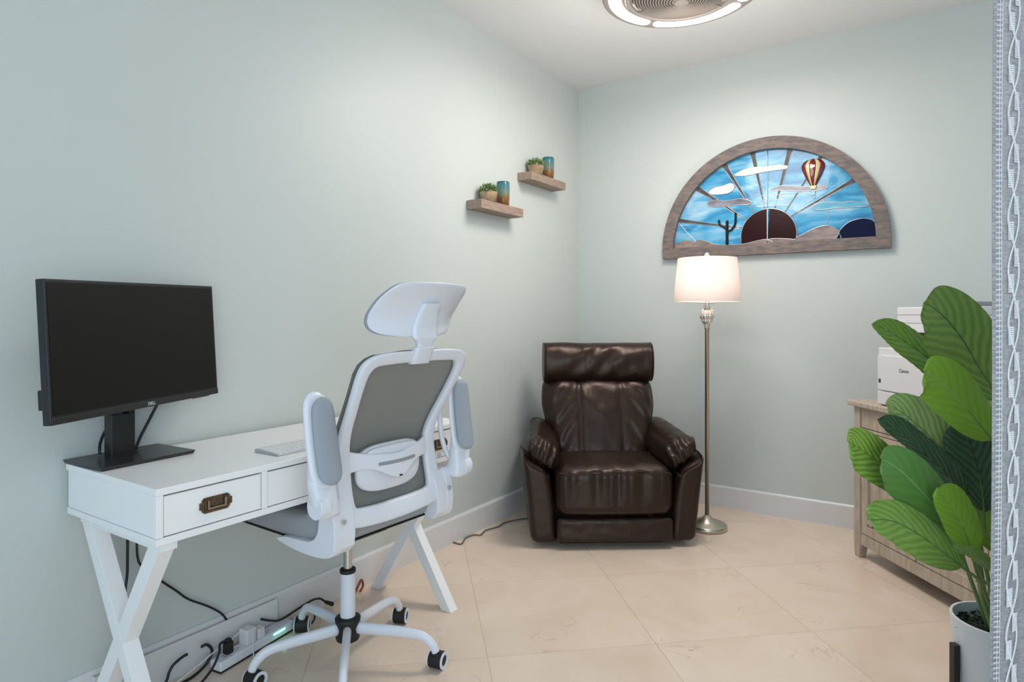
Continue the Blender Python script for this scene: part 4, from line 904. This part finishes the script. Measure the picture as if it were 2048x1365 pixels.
# ------------------------------------------------------------ curtain, nearest on the right
cur = empty('patterned_curtain', (.965, 1.30, 0), 0, 'pale grey jacquard curtain with white woven vines hanging at the right edge', 'curtain')
m_cur = bpy.data.materials.new('grey_jacquard'); m_cur.use_nodes = True; nt = m_cur.node_tree; b = nt.nodes['Principled BSDF']; b.inputs['Roughness'].default_value = .7
tc = nt.nodes.new('ShaderNodeTexCoord'); mp = nt.nodes.new('ShaderNodeMapping'); mp.inputs['Scale'].default_value = (60, 60, 240); n = nt.nodes.new('ShaderNodeTexNoise'); n.inputs['Scale'].default_value = 1; n.inputs['Detail'].default_value = 3
r = nt.nodes.new('ShaderNodeValToRGB'); e = r.color_ramp.elements; e[0].position = .38; e[0].color = (.50, .50, .535, 1); e[1].position = .62; e[1].color = (.66, .66, .69, 1)
n2 = nt.nodes.new('ShaderNodeTexNoise'); n2.inputs['Scale'].default_value = 28; mx = nt.nodes.new('ShaderNodeMixRGB'); mx.blend_type = 'MULTIPLY'; mx.inputs[0].default_value = .15
nt.links.new(tc.outputs['Object'], mp.inputs[0]); nt.links.new(mp.outputs[0], n.inputs['Vector']); nt.links.new(tc.outputs['Object'], n2.inputs['Vector']); nt.links.new(n.outputs[0], r.inputs[0]); nt.links.new(r.outputs[0], mx.inputs[1]); nt.links.new(n2.outputs[0], mx.inputs[2]); nt.links.new(mx.outputs[0], b.inputs['Base Color'])
m_emb = M('white_embroidery', (.86, .85, .87), .6, noise_amt=.12, noise_scale=200, bump=.3, bump_scale=400)
def cpos(s, z, off=0):
    # s: distance along cloth width; folds start gently
    x = s*.92 + (z/2.7)*.0145; y = -.004+.0+ (.018*math.sin(s*20-1.0)+.015)*min(1, s/.09)*(1 if s < .5 else 1) + .002*math.sin(z*5)
    return Vector((x, y-off, z))
bm = newbm(); grid(bm, lambda u_, v: cpos(u_*.62, .02+v*2.70), 90, 60); bmesh.ops.solidify(bm, geom=bm.faces[:], thickness=.002); obj('cloth', bm, m_cur, cur, smooth=True)
bm = newbm()
P_ = .213/2
for base_s in (.055, .175, .295, .415, .535):
    for ph in (0, math.pi):
        tube(bm, [cpos(base_s+.0175*math.cos(2*math.pi*z/.213+ph)-.0, z, .0026) for z in [.05+.0133*k for k in range(199)]], .0019, 5, n=400)
    for k in range(25):
        for ph, sx_ in ((0, -1), (.5, 1)):
            z = .08+(k+ph)*P_*1.0
            s0 = base_s+sx_*.009
            for j in range(9):
                zz = z-.018+j*.0042; q = [cpos(s0-.0095, zz, .003), cpos(s0+.0075, zz+.001, .003), cpos(s0+.0075, zz+.0042, .003), cpos(s0-.0095, zz+.0032, .003)]
                vv = [bm.verts.new(a) for a in q]+[bm.verts.new(a+Vector((0, -.0012, -.0004))) for a in q]
                bm.faces.new(vv[4:]); 
                for a in range(4): bm.faces.new((vv[a], vv[(a+1) % 4], vv[4+(a+1) % 4], vv[4+a]))
    for s0 in (base_s-.040, base_s-.034):
        tube(bm, [cpos(s0, z, .0022) for z in [.05+.05*k for k in range(53)]], .0008, 4, n=120)
tag(obj('woven_vines', bm, m_emb, cur), 'white woven vine and leaf pattern', kind='stuff')
bm = newbm()
for k in range(250):
    z = .05+.0105*k
    vv = [bm.verts.new(cpos(a, zz, .0024)) for a, zz in ((.006, z), (.020, z+.0008), (.020, z+.0048), (.006, z+.0040))]; bm.faces.new(vv)
tag(obj('woven_border', bm, M('border_thread', (.56, .565, .60), .8), cur), kind='stuff')
bm = newbm(); cyl(bm, (-.03, .02, 2.735), (.62, .02, 2.735), .012, seg=16); obj('curtain_rod', bm, m_alu, cur)
bm = newbm()
for x_ in (.0, .3, .6): box(bm, (x_, .02, 2.756), (.02, .03, .024))
obj('rod_bracket', bm, m_alu, cur)

# ------------------------------------------------------------ ceiling fan light
fx = empty('ceiling_fan_light', (.775, 2.93, 2.655), math.radians(0), 'flush round ceiling fan light with ribbed metal grille and bright light slots', 'ceiling light')
bm = newbm(); lathe(bm, [(.352, .0), (.358, .004), (.362, .02), (.350, .055), (.22, .075), (.12, .112)], 96, cap=False)
lathe(bm, [(.352, .0), (.338, -.0015), (.258, -.0015), (.25, .002)], 96, cap=False); obj('housing', bm, m_fix, fx, smooth=True)
for k in range(4):
    a0 = math.radians(14+90*k+2.2); a1 = math.radians(14+90*(k+1)-2.2); bm = newbm(); r0, r1 = .272, .330; rm = (r0+r1)/2; hr = (r1-r0)/2; n_ = 40
    da = hr/rm; a0 += da; a1 -= da
    poly = [(r1*math.cos(a0+(a1-a0)*j/n_), r1*math.sin(a0+(a1-a0)*j/n_)) for j in range(n_+1)]
    cx_, cy_ = rm*math.cos(a1), rm*math.sin(a1); poly += [(cx_+hr*math.cos(a1+t), cy_+hr*math.sin(a1+t)) for t in [math.pi*q/10 for q in range(1, 10)]]
    poly += [(r0*math.cos(a1-(a1-a0)*j/n_), r0*math.sin(a1-(a1-a0)*j/n_)) for j in range(n_+1)]
    cx_, cy_ = rm*math.cos(a0), rm*math.sin(a0); poly += [(cx_+hr*math.cos(a0+math.pi+t), cy_+hr*math.sin(a0+math.pi+t)) for t in [math.pi*q/10 for q in range(1, 10)]]
    prism(bm, poly, lambda x, y, d: Vector((x, y, d)), -.004, 0); obj('light_slot', bm, m_led, fx)
bm = newbm(); lathe(bm, [(.252, .004), (.256, -.006), (.250, -.014), (.238, -.016), (.232, -.010), (.230, .0)], 96, cap=False); gr = obj('grille_ring', bm, m_fix, fx, smooth=True)
bm = newbm()
for k in range(17):
    r_ = .226-.0125*k; z = -.006-.030*(1-(r_/.23)**2); pts = [(r_+.0036, z), (r_, z-.004), (r_-.0036, z), (r_, z+.004), (r_+.0036, z)]
    lathe(bm, pts, 80, cap=False)
tag(obj('grille_rib', bm, m_grill, gr, smooth=True), kind='stuff')
bm = newbm(); lathe(bm, [(.23, .01), (.12, .005), (0, .002)], 64, cap=False); obj('fan_backing', bm, M('fan_dark', (.10, .085, .075), .8), fx, smooth=True)
bm = newbm(); lathe(bm, [(.035, -.038), (.03, -.044), (0, -.046)], 32, cap=False)
for k in range(3):
    a = math.radians(20+120*k); box(bm, (.125*math.cos(a), .125*math.sin(a), -.018), (.2, .004, .004), Matrix.Rotation(a, 3, 'Z'))
obj('grille_hub', bm, m_grill, fx)

# ------------------------------------------------------------ cables and power strip
def cable(name, pts, r, mat, label, n=None, cat='cable'):
    bm = newbm(); tube(bm, pts, r, 8, n=n); o = obj(name, bm, mat, None, smooth=True); return tag(o, label, cat)
# white cable cover box standing before the baseboard
cv0 = wallpt(1.90)
cover = empty('cable_box', (cv0.x, cv0.y, 0), LA, 'long low white box hiding cables along the baseboard under the desk', 'cable box')
CLN = .63
bm = newbm(); box(bm, (CLN/2, -.033, .0595), (CLN, .004, .119)); box(bm, (CLN/2, -.0187, .058), (CLN, .003, .116)); box(bm, (.002, -.026, .0595), (.004, .014, .119)); box(bm, (CLN-.002, -.026, .0595), (.004, .014, .119)); box(bm, (CLN/2, -.026, .002), (CLN, .014, .004)); obj('box_walls', bm, m_trim, cover, bevel=.001)
cable('monitor_cable', [(-1.179, 1.963, .585), (-1.179, 1.963, .489), (-1.180, 1.964, .443), (-1.181, 1.964, .389), (-1.184, 1.959, .345), (-1.183, 1.957, .319), (-1.178, 1.968, .25), (-1.173, 1.973, .193), (-1.171, 1.979, .133), (-1.168, 1.99, .03)], .0042, m_cable, 'black cable dropping straight down the wall behind the near desk legs')
cable('power_cable', [(-1.168, 1.982, .585), (-1.166, 1.984, .52), (-1.164, 1.986, .465), (-1.163, 1.988, .434), (-1.155, 1.997, .402), (-1.125, 2.046, .338), (-1.097, 2.089, .286), (-1.073, 2.121, .244), (-1.038, 2.180, .194), (-1.014, 2.220, .154), (-1.004, 2.240, .125), (-.999, 2.256, .09), (-.995, 2.262, .02)], .0036, m_cable, 'black cable running diagonally down the wall from the desk into the cable box')
# cables behind the monitor on the desk
c1 = PX(229, 838, 1.93); cable('display_cable', [c1+Vector((.0, .0, .06)), c1, PX(211, 862, 1.905), PX(201, 885, 1.885), PX(199, 902, 1.87), PX(200, 909, 1.87)], .0042, m_cable, 'black cable curving down behind the monitor stand, on its left side')
cable('video_cable', [PX(325, 790, 2.035), PX(311, 816, 2.03), PX(296, 845, 2.01), PX(282, 872, 1.99), PX(273, 893, 1.975), PX(272, 898, 1.975)], .0045, m_cable, 'black cable slanting down behind the monitor stand, on its right side')
# power strip
s0 = Vector((-.982, 2.118, 0)); sdv = Vector((.429, .903, 0)).normalized(); SA = math.atan2(sdv.y, sdv.x)
strip = empty('power_strip', s0, SA, 'white power strip with a glowing green light on the floor beside the cable box', 'power strip')
bm = newbm(); box(bm, (.165, 0, .0225), (.33, .052, .033)); obj('strip_body', bm, m_white, strip, bevel=.006, seg=3)
bm = newbm(); box(bm, (.165, 0, .003), (.325, .046, .006)); obj('strip_base', bm, m_rubber, strip)
bm = newbm()
for k in range(5):
    for s in (-1, 1): box(bm, (.035+.045*k, s*.006, .0392), (.010, .0022, .0008))
    cyl(bm, (.048+.045*k, 0, .0388), (.048+.045*k, 0, .0396), .0025, seg=10)
obj('outlet', bm, m_ink, strip)
bm = newbm(); box(bm, (.255, -.0262, .029), (.055, .002, .006)); o = obj('indicator_light', bm, m_green, strip); o['label'] = 'glowing green indicator light'
gp = s0+sdv*.255+Vector((sdv.y, -sdv.x, 0))*.05; point('indicator_glow', (gp.x, gp.y, .03), .006, (.2, 1, .6), .01)
def on_strip(x, y=0, z=.039): return s0+sdv*x+Vector((-sdv.y, sdv.x, 0))*y+Vector((0, 0, z))
bp_ = on_strip(.055, .004)
bm = newbm(); box(bm, (0, 0, .020), (.026, .024, .040)); box(bm, (0, .0, .044), (.018, .018, .012)); o = obj('black_plug', bm, m_rubber, None, bevel=.003); o.location = bp_; o.rotation_euler = (0, 0, SA); tag(o, 'black power plug pushed into the near end of the white power strip', 'plug')
for nm, x_, sz, lb in (('white_adapter', .135, (.040, .040, .052), 'white cube power adapter plugged into the middle of the power strip'), ('charger_plug', .178, (.028, .030, .036), 'smaller white charger plug beside the white cube adapter')):
    bm = newbm(); box(bm, (0, 0, sz[2]/2), sz); o = obj(nm, bm, m_print, None, bevel=.003); o.location = on_strip(x_, .002 if nm[0] == 'w' else -.006); o.rotation_euler = (0, 0, SA); tag(o, lb, 'adapter')
cable('plug_cord', [bp_+Vector((0, 0, .045)), bp_+Vector((-.018, -.02, .042)), (-.970, 2.122, .070), (-.972, 2.098, .047), (-.979, 2.070, .028), (-.997, 2.030, .010), (-1.04, 1.98, .005), (-1.10, 1.93, .005)], .0042, m_cable, 'black cord arching from the black plug down across the floor')
cable('looped_cord', [(-1.032, 2.122, .084), (-1.018, 2.132, .087), (-1.009, 2.143, .072), (-1.006, 2.147, .055), (-1.011, 2.142, .038), (-1.022, 2.122, .018), (-1.045, 2.08, .005), (-1.085, 2.01, .005), (-1.13, 1.94, .005)], .005, m_cable, 'thick black cord looping over in front of the white cable box')
cable('bent_cable', [(-1.054, 2.078, .084), (-1.061, 2.067, .083), (-1.070, 2.053, .078), (-1.080, 2.038, .069), (-1.087, 2.028, .052), (-1.092, 2.020, .028), (-1.105, 1.99, .006), (-1.14, 1.92, .005)], .0045, m_cable, 'short black cord bending down beside the near desk legs')
cable('white_cable', [on_strip(.135, .01, .09), (-.972, 2.187, .066), (-1.000, 2.147, .054), (-1.028, 2.102, .036), (-1.063, 2.044, .018), (-1.090, 2.0, .006), (-1.13, 1.95, .004)], .0022, m_cablew, 'thin white cord running left from the white adapter along the floor')
wc = on_strip(.135, -.021, .03); cable('charging_cord', [on_strip(.137, -.022, .075), wc+Vector((.004, -.004, .01)), wc+Vector((.01, -.015, -.02)), wc+Vector((.012, -.02, -.064))], .0020, m_cablew, 'thin white cord hanging down the front of the white adapter')
cable('loose_cord', [(-.912, 2.325, .08), (-.889, 2.352, .062), (-.862, 2.389, .048), (-.815, 2.461, .060), (-.783, 2.511, .066), (-.762, 2.541, .058), (-.748, 2.563, .036)], .0042, m_cable, 'black cord end with a plug lying behind the chair base')
bm = newbm(); cyl(bm, (-.748, 2.563, .036), (-.728, 2.595, .012), .0065, .009, 14); o = obj('cord_plug', bm, m_rubber, None, bevel=.002); tag(o, 'black barrel plug on the end of the loose cord behind the chair', 'plug')
cable('small_loop_cord', [(-.80, 2.47, .05), (-.772, 2.475, .045), (-.757, 2.455, .022), (-.770, 2.43, .006), (-.80, 2.42, .005)], .0035, m_cable, 'small black cord loop on the floor by the back chair caster')
cable('recliner_cord', [(-.72, 3.0, .006), (-.60, 3.18, .006), (-.475, 3.37, .02), (-.440, 3.34, .016), (-.407, 3.30, .006), (-.377, 3.255, .005), (-.345, 3.30, .005), (-.308, 3.318, .005), (-.262, 3.293, .005), (-.245, 3.38, .005), (-.204, 3.430, .005), (-.169, 3.427, .005), (-.143, 3.500, .005), (-.078, 3.56, .005), (-.04, 3.63, .005), (.03, 3.68, .005), (.12, 3.72, .005)], .0038, m_cableg, 'wavy grey-brown cord along the floor from the desk to the recliner', n=120)
bm = newbm(); tube(bm, [(-.665, 2.70, .006), (-.655, 2.72, .03), (-.645, 2.74, .05), (-.64, 2.75, .02), (-.648, 2.73, .006)], .005, 8); o = obj('cord_tie', bm, m_stain, None, smooth=True); tag(o, 'small red-brown tie on the floor behind the chair column', 'cord tie')
